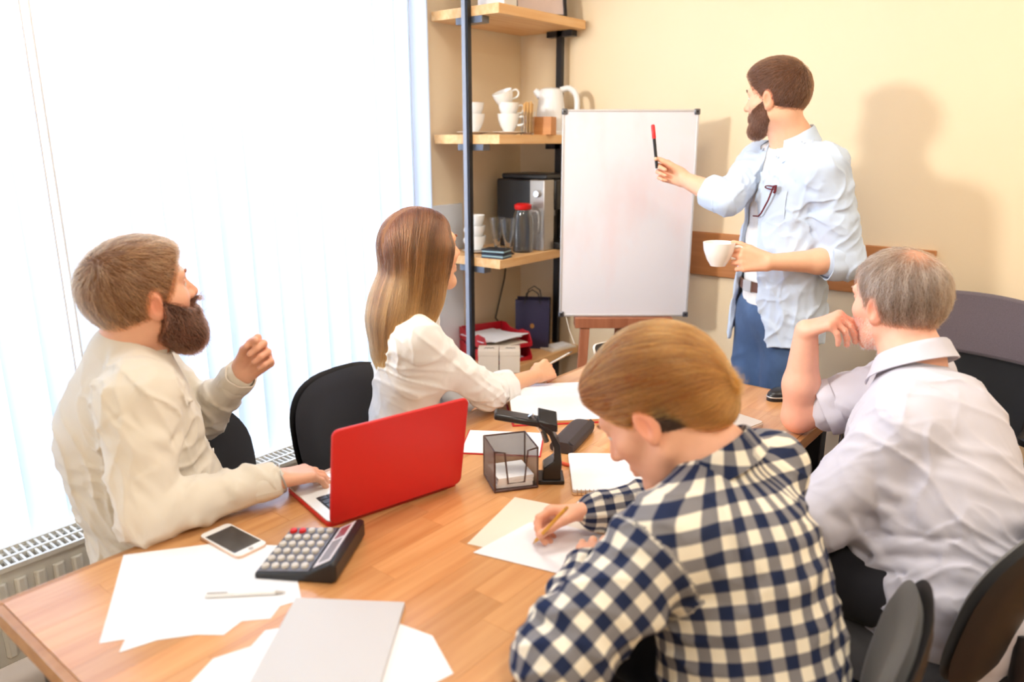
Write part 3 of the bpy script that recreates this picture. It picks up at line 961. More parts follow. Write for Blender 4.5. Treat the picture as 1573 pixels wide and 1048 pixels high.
# mouse
mo = thing('computer_mouse', 'black computer mouse with silver rim near the grey-haired man\'s elbow', 'mouse', (-0.775, 2.318, TZ), math.radians(70))
def dome(h0, h1, sx, sy):
    b = MB()
    n = 28
    pr = [(1.0, h0), (1.0, h0 + (h1 - h0) * 0.35), (0.93, h0 + (h1 - h0) * 0.66), (0.75, h0 + (h1 - h0) * 0.88), (0.4, h1 - 0.0006), (0.02, h1)]
    b.lathe(pr, n=n)
    b.v = [(x * sx, y * sy, z) for x, y, z in b.v]
    return b
dome(0.0, 0.034, 0.056, 0.031).obj('mouse_shell', M_PLAST, mo)
b = MB().lathe([(1.0, 0.011), (1.03, 0.013), (1.0, 0.015)], n=28)
b.v = [(x * 0.0565, y * 0.0315, z) for x, y, z in b.v]
b.obj('silver_rim', M_SILVER, mo)
MB().tube([(0.03, -0.003, 0.0275), (0.03, 0.003, 0.0275)], 0.007, 12).obj('scroll_wheel', M_STEELG, mo)

# ================================================================== things on the rack
ZT, ZM, ZL, ZB = SH['top'], SH['mid'], SH['low'], SH['bottom']
# top board
tb = thing('storage_box', 'small white carton box on the highest pine board', 'box', (-2.30, 2.74, ZT), 0.2)
MB().box((0, 0, 0.05), (0.13, 0.12, 0.10)).obj('box_body', M_WHITE, tb, bevel=0.002)
MB().box((0, 0, 0.111), (0.135, 0.125, 0.02)).obj('box_lid', M_WHITE, tb, bevel=0.002)
pf = thing('picture_frame', 'framed pale pink picture leaning on the highest pine board', 'picture frame', (-2.26, 3.0, ZT), math.radians(62))
M = Matrix.Rotation(math.radians(-10), 4, 'X')
MB().prism([(-0.12, 0), (0.12, 0), (0.12, 0.30), (-0.12, 0.30)], -0.006, 0.0, M @ Matrix.Rotation(PI / 2, 4, 'X')).obj('back_panel', M_PLAST, pf)
for x0_, x1_, z0_, z1_ in ((-0.13, 0.13, 0, 0.012), (-0.13, 0.13, 0.288, 0.30), (-0.13, -0.118, 0.012, 0.288), (0.118, 0.13, 0.012, 0.288)):
    MB().prism([(x0_, z0_), (x1_, z0_), (x1_, z1_), (x0_, z1_)], -0.008, 0.016, M @ Matrix.Rotation(PI / 2, 4, 'X')).obj('frame_bar', M_STEEL, pf)
MB().prism([(-0.118, 0.012), (0.118, 0.012), (0.118, 0.288), (-0.118, 0.288)], 0.001, 0.003, M @ Matrix.Rotation(PI / 2, 4, 'X')).obj('picture', mat('pale_pink_print', rgb(236, 214, 206), 0.6, vary=0.08, vscale=12), pf)


def cup(label, loc, rz=0.0, tilt=(0, 0), s=1.0, group=None, flip=False):
    t = thing('coffee_cup', label, 'cup', loc, rz, group)
    t.rotation_euler = (tilt[0] + (PI if flip else 0), tilt[1], rz)
    pr = [(0.020 * s, 0.0), (0.022 * s, 0.004 * s), (0.031 * s, 0.018 * s), (0.040 * s, 0.042 * s), (0.043 * s, 0.064 * s), (0.0415 * s, 0.0645 * s), (0.038 * s, 0.043 * s), (0.028 * s, 0.02 * s), (0.002, 0.008 * s)]
    MB().lathe(pr, n=28).obj('cup_body', M_PORC, t)
    MB().tube(smooth_path([(0.038 * s, 0, 0.052 * s), (0.056 * s, 0, 0.054 * s), (0.064 * s, 0, 0.042 * s), (0.056 * s, 0, 0.026 * s), (0.034 * s, 0, 0.022 * s)]), 0.0042 * s, 10).obj('handle', M_PORC, t)
    return t


def saucer(label, loc, r=0.078):
    t = thing('saucer', label, 'saucer', loc)
    MB().lathe([(0.03, 0.0), (0.034, 0.0025), (r, 0.012), (r, 0.0135), (0.036, 0.006), (0.001, 0.005)], n=36).obj('plate', M_PORC, t)
    return t


# cups on the middle board: two stacks on saucers
saucer('white saucer under the shorter cup stack on the kettle board', (-2.395, 2.68, ZM))
saucer('white saucer under the taller cup stack on the kettle board', (-2.275, 2.785, ZM))
cup('white cup at the foot of the shorter stack on the kettle board', (-2.395, 2.68, ZM + 0.0145), 2.2, s=1.2)
cup('white cup resting upright as the top of the shorter stack on the kettle board', (-2.395, 2.68, ZM + 0.068), 2.9, s=1.12)
cup('white cup at the foot of the taller stack on the kettle board', (-2.275, 2.785, ZM + 0.0145), 0.45, s=1.2)
cup('white cup in the middle of the taller stack on the kettle board', (-2.275, 2.785, ZM + 0.069), 0.8, s=1.1)
cup('white cup tipped over on the very top of the taller stack', (-2.285, 2.785, ZM + 0.122), 0.6, tilt=(0.25, -0.32), s=1.1)
cn = thing('milk_carton', 'little white carton behind the sugar-stick glass', 'carton', (-2.26, 2.90, ZM), 0.5)
MB().box((0, 0, 0.036), (0.05, 0.05, 0.072)).obj('carton_body', M_WHITE, cn, bevel=0.003)
MB().box((0, 0, 0.074), (0.052, 0.052, 0.006)).obj('carton_lid', M_WHITE, cn, bevel=0.001)
sg = thing('drinking_glass', 'straight clear glass filled with brown sugar sticks', 'glass', (-2.20, 2.835, ZM))
MB().lathe([(0.027, 0.0), (0.032, 0.10), (0.0308, 0.10), (0.026, 0.006), (0.001, 0.006)], n=24).obj('glass_wall', M_GLASS, sg)
m_st = mat('sugar_stick_paper', rgb(214, 168, 106), 0.7)
for k in range(9):
    a = k * 2.4
    r0, r1 = 0.012 + 0.006 * (k % 2), 0.016 + 0.010 * ((k * 7) % 5) / 5
    o = tag(MB().tube([(r0 * math.cos(a), r0 * math.sin(a), 0.009), (r1 * math.cos(a + 0.4), r1 * math.sin(a + 0.4), 0.135 + 0.012 * ((k * 3) % 4) / 4)], 0.0042, 7).obj('sugar_stick', m_st), 'thin brown sugar stick standing in the straight glass on the kettle board', 'sugar stick', 'sugar sticks in the glass')
    o.location = (-2.20, 2.835, ZM)
wc = thing('wooden_caddy', 'small open wooden box in front of the white kettle', 'box', (-2.205, 2.94, ZM), math.radians(20))
M_CAD = wood('caddy_wood', rgb(196, 128, 70), rgb(214, 148, 86), 0, 0.5)
for c_, s_ in (((0, -0.04, 0.04), (0.12, 0.008, 0.08)), ((0, 0.04, 0.04), (0.12, 0.008, 0.08)), ((-0.056, 0, 0.04), (0.008, 0.072, 0.08)), ((0.056, 0, 0.04), (0.008, 0.072, 0.08)), ((0, 0, 0.004), (0.104, 0.072, 0.008))):
    MB().box(c_, s_).obj('caddy_side' if s_[2] > 0.02 else 'caddy_floor', M_CAD, wc, bevel=0.001)
# kettle
kt = thing('electric_kettle', 'white electric kettle with big side handle on the second-highest board', 'kettle', (-2.235, 3.055, ZM), math.radians(28))
MB().lathe([(0.078, 0.0), (0.080, 0.012), (0.072, 0.018), (0.074, 0.022), (0.071, 0.08), (0.062, 0.15), (0.055, 0.195), (0.05, 0.208), (0.03, 0.215), (0.002, 0.217)], n=36).obj('kettle_body', M_WHITE, kt)
MB().tube(smooth_path([(0.045, 0, 0.205), (0.085, 0, 0.212), (0.117, 0, 0.185), (0.125, 0, 0.13), (0.115, 0, 0.07), (0.09, 0, 0.035), (0.07, 0, 0.032)]), 0.0135, 12).obj('handle', M_WHITE, kt)
MB().tube([(-0.05, 0, 0.18), (-0.078, 0, 0.205)], [0.022, 0.012], 12).obj('spout', M_WHITE, kt)

# low board: cups, glasses, jug, coffee machine, two wallets
saucer('white saucer under the little cup tower on the coffee-machine board', (-2.40, 2.70, ZL), 0.07)
for k in range(3):
    cup(('lowest', 'middle', 'highest')[k] + ' of three stacked small cups beside the tall glasses', (-2.40, 2.70, ZL + 0.0145 + k * 0.053), 3.6 + k * 0.3, s=1.0 - 0.06 * k)
def goblet(label, loc):
    t = thing('tall_glass', label, 'glass', loc)
    MB().lathe([(0.028, 0.0), (0.028, 0.004), (0.012, 0.012), (0.014, 0.03), (0.030, 0.10), (0.038, 0.165), (0.0368, 0.165), (0.028, 0.10), (0.011, 0.034), (0.001, 0.03)], n=24).obj('glass_bowl', M_GLASS, t)
goblet('tall flared clear glass next to the little cup tower', (-2.325, 2.76, ZL))
goblet('tall flared clear glass next to the water jug', (-2.245, 2.745, ZL))
jg = thing('water_jug', 'clear glass jug with bright red lid and side handle', 'jug', (-2.245, 2.855, ZL), math.radians(30))
MB().lathe([(0.048, 0.0), (0.050, 0.006), (0.050, 0.15), (0.040, 0.19), (0.036, 0.205), (0.0345, 0.205), (0.0385, 0.188), (0.048, 0.15), (0.048, 0.008), (0.001, 0.008)], n=32).obj('jug_wall', M_GLASS, jg)
MB().lathe([(0.036, 0.200), (0.041, 0.206), (0.042, 0.222), (0.030, 0.229), (0.001, 0.230)], n=24).obj('lid', M_RED, jg)
MB().tube(smooth_path([(0.036, 0, 0.198), (0.070, 0, 0.196), (0.079, 0, 0.16), (0.077, 0, 0.10), (0.050, 0, 0.088)]), 0.0075, 10).obj('handle', M_GLASS, jg)
cm = thing('coffee_machine', 'black coffee machine with brushed steel front panel and round knob', 'coffee machine', (-2.315, 3.03, ZL), math.radians(0))
MB().b2((-0.17, -0.085, 0.0), (0.05, 0.16, 0.335)).obj('machine_body', M_PLAST, cm, bevel=0.01)
MB().b2((0.052, -0.10, 0.0), (0.14, -0.02, 0.335)).obj('side_column', mat('brushed_steel', rgb(178, 172, 166), 0.35, 0.7, stretch=(1, 1, 60), vary=0.1), cm, bevel=0.004)
MB().b2((0.052, -0.018, 0.19), (0.15, 0.15, 0.335)).obj('brew_head', M_PLAST, cm, bevel=0.01)
MB().b2((0.052, -0.018, 0.0), (0.17, 0.15, 0.035)).obj('drip_tray', M_PLAST, cm, bevel=0.004)
MB().b2((-0.15, -0.07, 0.335), (0.13, 0.15, 0.36)).obj('water_tank_lid', M_PLAST, cm, bevel=0.008)
kn = MB().tube([(0.10, -0.101, 0.27), (0.10, -0.116, 0.27)], 0.016, 20).obj('knob', M_CHROME, cm, bevel=0.002)
MB().tube([(0.08, 0.05, 0.19), (0.08, 0.05, 0.155)], 0.014, 12).obj('coffee_spout', M_STEELG, cm)
MB().tube([(-0.16, 0.10, 0.05), (-0.238, 0.10, 0.02), (-0.240, 0.06, -0.20), (-0.236, -0.02, -0.40), (-0.236, 0.06, -0.48)], 0.004, 8).obj('power_cord', M_PLAST, cm)
for k in range(2):
    t = thing('wallet', ('dark leather wallet lying under another wallet beside the clear glasses', 'dark leather wallet lying on top of another wallet beside the clear glasses')[k], 'wallet', (-2.222, 2.632, ZL + k * 0.0215), math.radians(10 + 5 * k))
    m_ = mat(('navy_leather', 'black_leather')[k], (rgb(52, 66, 84), rgb(34, 34, 40))[k], 0.5)
    MB().box((0, 0, 0.0035), (0.115, 0.085, 0.006)).obj('lower_leaf', m_, t, bevel=0.002)
    MB().box((0, 0, 0.0100), (0.110, 0.080, 0.006)).obj('banknotes', mat('pale_teal_paper', rgb(160, 190, 196), 0.8), t)
    MB().box((0, 0, 0.0166), (0.115, 0.085, 0.006)).obj('upper_leaf', m_, t, bevel=0.002)

# bottom board: letter trays, gift boxes, paper bag, papers
def tray(label, loc, rz):
    t = thing('letter_tray', label, 'letter tray', loc, rz, None)
    w_, d_ = 0.245, 0.315           # local x = width, local y = depth, open front at -y
    MB().box((0, 0, 0.002), (w_, d_, 0.004)).obj('tray_floor', M_REDD, t)
    for sx in (-1, 1):
        MB().prism([(-d_ / 2, 0.004), (d_ / 2, 0.004), (d_ / 2, 0.062), (d_ / 2 - 0.05, 0.066), (d_ / 2 - 0.09, 0.05), (-0.02, 0.05), (-0.06, 0.066), (-d_ / 2 + 0.03, 0.066), (-d_ / 2, 0.02)], -0.002, 0.002,
                   Matrix.Translation((sx * (w_ / 2), 0, 0)) @ Matrix(((0, 0, 1, 0), (1, 0, 0, 0), (0, 1, 0, 0), (0, 0, 0, 1)))).obj('tray_side', M_REDD, t, bevel=0.001)
    MB().box((0, d_ / 2 - 0.002, 0.033), (w_ - 0.008, 0.004, 0.058)).obj('tray_back', M_REDD, t)
    for sx in (-1, 1):
        MB().box((sx * w_ * 0.36, -d_ / 2 + 0.002, 0.012), (w_ * 0.26, 0.004, 0.016)).obj('front_lip', M_REDD, t)
    return t
tr_rz = math.radians(68)
TRX, TRY = -2.365, 2.785
tray('lower red plastic letter tray beside the gift boxes', (TRX, TRY, ZB + 0.001), tr_rz)
tray('upper red plastic letter tray stacked on another, heaped with paper', (TRX, TRY, ZB + 0.070), tr_rz)
M_SH = [(0.0045, 0, 0), (0.075, 0.0, 0.0), (0.082, 0.03, 0.06), (0.089, -0.04, -0.10), (0.096, 0.02, 0.18)]
for k, (dz, dx, a) in enumerate(M_SH):
    o = MB().sheet(lambda u, v: ((u - 0.5) * 0.205, (v - 0.5) * 0.285, 0.004 + (0.03 if k > 2 else 0.004) * (1 - v) ** 2 * (0.6 + 0.4 * u)), 5, 6, 0.003).obj('paper_stack', M_PAPER if k != 2 else M_PAPER2)
    tag(o, ['stack of white paper in the lower red letter tray', 'flat white paper at the bottom of the upper red letter tray', 'ivory paper under the curled sheets in the upper red tray', 'curled white paper near the top of the upper red tray', 'white paper lying uppermost and askew in the upper red tray'][k], 'paper')
    o.location = (TRX + dx * 0.3, TRY - 0.012, ZB + dz)
    o.rotation_euler = (0, 0, tr_rz + a)
M_CARD = mat('pale_card', rgb(234, 218, 198), 0.7)
for k in range(2):
    t = thing('gift_box', ('small pale card gift box standing next to the rack post', 'small pale card gift box standing farther from the rack post')[k], 'box', (-2.228 + 0.077 * k, 2.578 + 0.062 * k, ZB), math.radians(39))
    MB().box((0, 0, 0.041), (0.094, 0.10, 0.082)).obj('box_body', M_CARD, t, bevel=0.0015)
    MB().box((0, 0, 0.0945), (0.096, 0.102, 0.024)).obj('box_lid', M_CARD, t, bevel=0.0015)
    for q in range(3):
        MB().tube([(-0.02 + 0.015 * q, -0.008, 0.1068), (-0.012 + 0.015 * q, 0.006, 0.1074), (-0.004 + 0.015 * q, -0.006, 0.1068)], 0.0016, 5).obj('ink_flourish', M_PLAST, t)
bagt = thing('gift_bag', 'dark navy paper gift bag with a tiny gold emblem and cord handles', 'bag', (-2.325, 3.045, ZB), math.radians(32))
M_NAVY = mat('navy_card', rgb(46, 42, 72), 0.5)
M_NAVYD = mat('black_card', rgb(34, 34, 42), 0.5)
MB().add([(-0.085, -0.05, 0), (0.085, -0.05, 0), (0.085, 0.05, 0), (-0.085, 0.05, 0), (-0.088, -0.045, 0.255), (0.088, -0.045, 0.255), (0.088, 0.045, 0.255), (-0.088, 0.045, 0.255)],
         [(0, 1, 5, 4), (2, 3, 7, 6), (3, 2, 1, 0)]).obj('bag_front_and_back', M_NAVY, bagt)
for sx in (-1, 1):
    MB().add([(sx * 0.085, -0.05, 0), (sx * 0.085, 0.05, 0), (sx * 0.088, 0.045, 0.255), (sx * 0.078, 0.0, 0.255), (sx * 0.088, -0.045, 0.255), (sx * 0.078, 0, 0.12)],
             [(0, 5, 4), (0, 1, 5), (1, 2, 5), (5, 2, 3), (5, 3, 4)]).obj('bag_gusset', M_NAVYD, bagt)
for sy in (-1, 1):
    MB().tube([(-0.04, sy * 0.046, 0.235), (-0.03, sy * 0.05, 0.29), (0, sy * 0.05, 0.31), (0.03, sy * 0.05, 0.29), (0.04, sy * 0.046, 0.235)], 0.0028, 7).obj('cord_handle', M_NAVYD, bagt)
MB().prism([(0.011 * math.cos(a), 0.013 * math.sin(a)) for a in [2 * PI * q / 10 for q in range(10)]], 0.0005, 0.0015, Matrix.Translation((0.0, -0.0475, 0.12)) @ Matrix.Rotation(PI / 2, 4, 'X')).obj('gold_emblem', mat('gold_foil', rgb(206, 160, 92), 0.3, 0.6), bagt)
t = thing('magazine', 'thin pale magazine lying on the edge of the bottom board', 'magazine', (-2.205, 3.10, ZB), math.radians(78))
MB().box((0, 0, 0.004), (0.17, 0.10, 0.008)).obj('pages', M_PAPER2, t)
MB().box((0.01, 0, 0.0125), (0.11, 0.07, 0.008)).obj('leaflet', M_PAPER, t)
# ================================================================== smooth body modelling (signed distance fields meshed once)
import openvdb


def V(*a):
    return np.array(a, dtype=float)


def unit(v):
    v = np.asarray(v, float)
    return v / np.linalg.norm(v)


class Sdf:
    PAD = 0.05

    def __init__(s):
        s.ops = []

    def _push(s, fn, lo, hi, k, mode):
        s.ops.append((fn, np.asarray(lo) - s.PAD - k, np.asarray(hi) + s.PAD + k, k, mode))

    def cap(s, a, b, ra, rb=None, k=0.015, flat=None, mode='u'):
        """tapered capsule; flat=(axis, ratio) squashes it along an axis"""
        a, b = np.asarray(a, float), np.asarray(b, float)
        rb = ra if rb is None else rb
        ba = b - a
        if flat is not None:
            ax, rt = unit(flat[0]), flat[1]
            baq = ba + ax * (ba @ ax) * (1 / rt - 1)
        else:
            ax, rt, baq = None, 1.0, ba
        L2 = max(baq @ baq, 1e-12)

        def fn(P):
            p = P - a
            if ax is not None:
                p = p + np.outer((p @ ax) * (1 / rt - 1), ax)
            t = np.clip(p @ baq / L2, 0, 1)
            d = np.linalg.norm(p - t[:, None] * baq, axis=1) - (ra + (rb - ra) * t)
            return d * min(1.0, rt) if rt < 1 else d
        r = max(ra, rb) * max(1.0, rt)
        s._push(fn, np.minimum(a, b) - r, np.maximum(a, b) + r, k, mode)
        return s

    def ell(s, c, r, fr=None, k=0.015, mode='u'):
        """ellipsoid; fr = 3x3 rows of its axes"""
        c, r = np.asarray(c, float), np.asarray(r, float)
        A = np.eye(3) if fr is None else np.asarray(fr, float)

        def fn(P):
            q = (P - c) @ A.T
            k0 = np.linalg.norm(q / r, axis=1)
            k1 = np.linalg.norm(q / (r * r), axis=1) + 1e-9
            return np.maximum(k0 * (k0 - 1.0) / k1, -r.min())
        ext = np.sqrt(((A * r[:, None]) ** 2).sum(0))
        s._push(fn, c - ext, c + ext, k, mode)
        return s

    def fold(s, a, b, w, amp):
        """raised ridge (amp>0) or crease (amp<0) along a segment"""
        a, b = np.asarray(a, float), np.asarray(b, float)
        ba = b - a
        L2 = ba @ ba + 1e-12

        def fn(P):
            p = P - a
            t = np.clip(p @ ba / L2, 0, 1)
            d2 = ((p - t[:, None] * ba) ** 2).sum(1)
            return amp * np.exp(-d2 / (w * w)) * (0.35 + 0.65 * np.sin(np.pi * np.clip(t, 0.02, 0.98)))
        s.ops.append((fn, np.minimum(a, b) - 3 * w, np.maximum(a, b) + 3 * w, 0, 'f'))
        return s

    def path(s, pts, w, amp):
        """one fold along a polyline: ridge fading out at both ends"""
        pts = np.asarray(pts, float)
        n = len(pts) - 1

        def fn(P):
            best = np.full(len(P), 1e9)
            tt = np.zeros(len(P))
            for i in range(n):
                a, ba = pts[i], pts[i + 1] - pts[i]
                p = P - a
                t = np.clip(p @ ba / (ba @ ba + 1e-12), 0, 1)
                d2 = ((p - t[:, None] * ba) ** 2).sum(1)
                m = d2 < best
                best[m] = d2[m]
                tt[m] = (i + t[m]) / n
            return amp * np.exp(-(best / (w * w)) ** 0.72) * np.sin(np.pi * np.clip(tt, 0.03, 0.97)) ** 0.7
        s.ops.append((fn, pts.min(0) - 2.6 * w, pts.max(0) + 2.6 * w, 0, 'f'))
        return s

    def field(s, fn, lo, hi):
        s.ops.append((fn, np.asarray(lo), np.asarray(hi), 0, 'f'))
        return s

    def cut(s, o, n, lo, hi, k=0.004):
        """remove everything on the +n side of a plane within a box"""
        o, n = np.asarray(o, float), unit(n)
        s.ops.append((lambda P: -((P - o) @ n), np.asarray(lo), np.asarray(hi), k, 's'))
        return s

    def ev(s, P):
        """large sets are split into 14 cm cells so each cell only sees the shapes near it"""
        if len(P) < 30000:
            return s._ev(P, s.ops)
        key = np.floor((P - P.min(0)) / 0.14).astype(np.int64)
        key = (key[:, 0] * 4096 + key[:, 1]) * 4096 + key[:, 2]
        order = np.argsort(key, kind='stable')
        ks = key[order]
        cuts = np.concatenate([[0], np.flatnonzero(np.diff(ks)) + 1, [len(ks)]])
        Q = P[order]
        LO, HI = np.array([o[1] for o in s.ops]), np.array([o[2] for o in s.ops])
        res = np.empty(len(P))
        for a, b in zip(cuts[:-1], cuts[1:]):
            q = Q[a:b]
            hit = ((LO < q.max(0)) & (HI > q.min(0))).all(1)
            res[a:b] = s._ev(q, [s.ops[i] for i in np.flatnonzero(hit)])
        d = np.empty(len(P))
        d[order] = res
        return d

    def _ev(s, P, ops):
        d = np.full(len(P), 0.3)
        X, Y, Z = P[:, 0], P[:, 1], P[:, 2]
        for fn, lo, hi, k, mode in ops:
            m = (X > lo[0]) & (X < hi[0]) & (Y > lo[1]) & (Y < hi[1]) & (Z > lo[2]) & (Z < hi[2])
            if not m.any():
                continue
            x = fn(P[m])
            c = d[m]
            if mode == 'u':
                if k > 0:
                    h = np.clip(0.5 + 0.5 * (c - x) / k, 0, 1)
                    d[m] = c * (1 - h) + x * h - k * h * (1 - h)
                else:
                    d[m] = np.minimum(c, x)
            elif mode == 's':
                h = np.clip(0.5 - 0.5 * (c + x) / max(k, 1e-6), 0, 1)
                d[m] = c * (1 - h) - x * h + k * h * (1 - h)
            elif mode == 'f':
                d[m] = c - x
        return d

    def grad(s, P, e=0.0012):
        d0 = s.ev(P)
        g = np.empty_like(P)
        for i in range(3):
            Q = P.copy()
            Q[:, i] += e
            g[:, i] = (s.ev(Q) - d0) / e
        return d0, g

    def mesh(s, h, proj=1):
        lo = np.min([o[1] for o in s.ops if o[4] == 'u'], axis=0) + s.PAD - 0.012
        hi = np.max([o[2] for o in s.ops if o[4] == 'u'], axis=0) - s.PAD + 0.012
        H = 4 * h
        n = np.ceil((hi - lo) / H).astype(int) + 2
        ax = [lo[i] + np.arange(n[i]) * H for i in range(3)]
        G = np.stack(np.meshgrid(*ax, indexing='ij'), -1).reshape(-1, 3)
        dc = s.ev(G).reshape(n)
        near = np.abs(dc) < H * 1.45
        fine = np.repeat(np.repeat(np.repeat(dc, 4, 0), 4, 1), 4, 2).astype(np.float32)
        ci = np.argwhere(near)
        o4 = np.stack(np.meshgrid(*[np.arange(4)] * 3, indexing='ij'), -1).reshape(-1, 3)
        fi = (ci[:, None, :] * 4 + o4[None]).reshape(-1, 3)
        P = lo + (fi - 1.5) * h
        fine[fi[:, 0], fi[:, 1], fi[:, 2]] = s.ev(P)
        fine = np.clip(fine, -0.2, 0.2)
        grid = openvdb.FloatGrid(0.2)
        grid.copyFromArray(fine)
        pts, tris, quads = grid.convertToPolygons(isovalue=0.0, adaptivity=0.0)
        pts = lo + (pts.astype(float) - 1.5) * h
        for _ in range(proj):
            d, g = s.grad(pts)
            gg = np.maximum((g * g).sum(1), 0.15)
            st = np.clip(d / gg, -h, h)
            pts = pts - g * st[:, None]
        return pts, np.asarray(quads)[:, ::-1], np.asarray(tris)[:, ::-1]


def np_mesh(name, pts, quads, tris=None, m=None, parent=None):
    me = bpy.data.meshes.new(name)
    nq = len(quads)
    ntr = 0 if tris is None else len(tris)
    me.vertices.add(len(pts))
    me.vertices.foreach_set('co', np.asarray(pts, np.float32).ravel())
    loops = np.asarray(quads, np.int32).ravel()
    if ntr:
        loops = np.concatenate([loops, np.asarray(tris, np.int32).ravel()])
    me.loops.add(len(loops))
    me.loops.foreach_set('vertex_index', loops)
    me.polygons.add(nq + ntr)
    me.polygons.foreach_set('loop_start', np.concatenate([np.arange(nq) * 4, nq * 4 + np.arange(ntr) * 3]).astype(np.int32))
    me.update(calc_edges=True)
    me.validate()
    me.polygons.foreach_set('use_smooth', np.ones(len(me.polygons), bool))
    o = bpy.data.objects.new(name, me)
    COL.objects.link(o)
    for q in (m if isinstance(m, (list, tuple)) else [m]):
        me.materials.append(q)
    if parent is not None:
        o.parent = parent
        o.matrix_parent_inverse = Matrix.Translation(-Vector(parent.location))
    return o


def sdf_obj(S, name, m, parent, h=0.005):
    p, q, t = S.mesh(h)
    return np_mesh(name, p, q, t, m, parent)


# ------------------------------------------------------------------ anatomy
class Frame:
    """local frame: r = the person's right, f = forward, u = up"""
    def __init__(s, o, f, u, sc=1.0):
        s.o = np.asarray(o, float)
        f, u = unit(f), unit(u)
        r = unit(np.cross(f, u))
        s.f, s.r = f, r
        s.u = np.cross(r, f)
        s.sc = sc
        s.A = np.stack([s.r, s.f, s.u])

    def p(s, x, y, z):
        return s.o + s.sc * (x * s.r + y * s.f + z * s.u)

    def loc(s, P):
        return ((P - s.o) @ s.A.T) / s.sc


def head_sdf(S, F, neck_base, neck_r=0.056, male=True):
    sc = F.sc
    E = lambda c, r, k=0.02, mode='u': S.ell(F.p(*c), np.array(r) * sc, F.A, k * sc, mode)
    K = lambda a, b, ra, rb=None, k=0.015, mode='u', flat=None: S.cap(F.p(*a), F.p(*b), ra * sc, (ra if rb is None else rb) * sc, k * sc, flat, mode)
    E((0, -0.014, 0.036), (0.0745, 0.098, 0.084), 0.0)
    E((0, -0.035, 0.02), (0.070, 0.072, 0.075), 0.03)
    E((0, 0.028, -0.02), (0.060, 0.066, 0.088), 0.03)
    for sx in (-1, 1):
        K((sx * 0.052, -0.002, -0.058), (sx * 0.012, 0.066, -0.098), 0.017, 0.014, 0.03)
        E((sx * 0.045, 0.050, -0.016), (0.022, 0.024, 0.02), 0.025)
        K((sx * 0.012, 0.086, 0.030), (sx * 0.045, 0.070, 0.034), 0.011, 0.010, 0.018)
        E((sx * 0.034, 0.090, 0.012), (0.017, 0.014, 0.011), 0.014, 's')
    E((0, 0.074, -0.098), (0.020, 0.018, 0.017), 0.02)
    for sx in (-1, 1):
        E((sx * 0.032, 0.0725, 0.011), (0.0130, 0.0125, 0.0125), 0.002)
        K((sx * 0.020, 0.084, 0.0175), (sx * 0.044, 0.077, 0.0165), 0.0040, 0.0034, 0.004)
    K((0, 0.088, 0.018), (0, 0.110, -0.020), 0.0075, 0.0115, 0.012)
    for sx in (-1, 1):
        E((sx * 0.0125, 0.097, -0.024), (0.0085, 0.010, 0.0085), 0.008)
    K((-0.019, 0.086, -0.054), (0.019, 0.086, -0.054), 0.0058, None, 0.006)
    K((-0.016, 0.086, -0.064), (0.016, 0.086, -0.064), 0.0068, None, 0.006)
    K((-0.022, 0.094, -0.059), (0.022, 0.094, -0.059), 0.0022, None, 0.004, 's')
    for sx in (-1, 1):
        ex = np.stack([unit(F.r * sx * 0.90 + F.f * -0.42), unit(F.f * 0.85 * sx + F.r * 0.40 + F.u * 0.0), F.u])
        ex[1] = unit(np.cross(ex[2], ex[0]))
        c = F.p(sx * 0.079, -0.012, -0.006)
        S.ell(c, np.array((0.0085, 0.0185, 0.032)) * sc, ex, 0.006 * sc)
        S.ell(F.p(sx * 0.076, -0.006, -0.032), np.array((0.007, 0.010, 0.011)) * sc, ex, 0.006 * sc)
        S.ell(c + F.r * sx * 0.009 * sc + F.f * 0.004 * sc - F.u * 0.002 * sc, np.array((0.0065, 0.0095, 0.019)) * sc, ex, 0.004 * sc, 's')
    nb = np.asarray(neck_base, float)
    S.cap(F.p(0, -0.028, -0.055), nb, neck_r * 0.97, neck_r, 0.03)
    return S


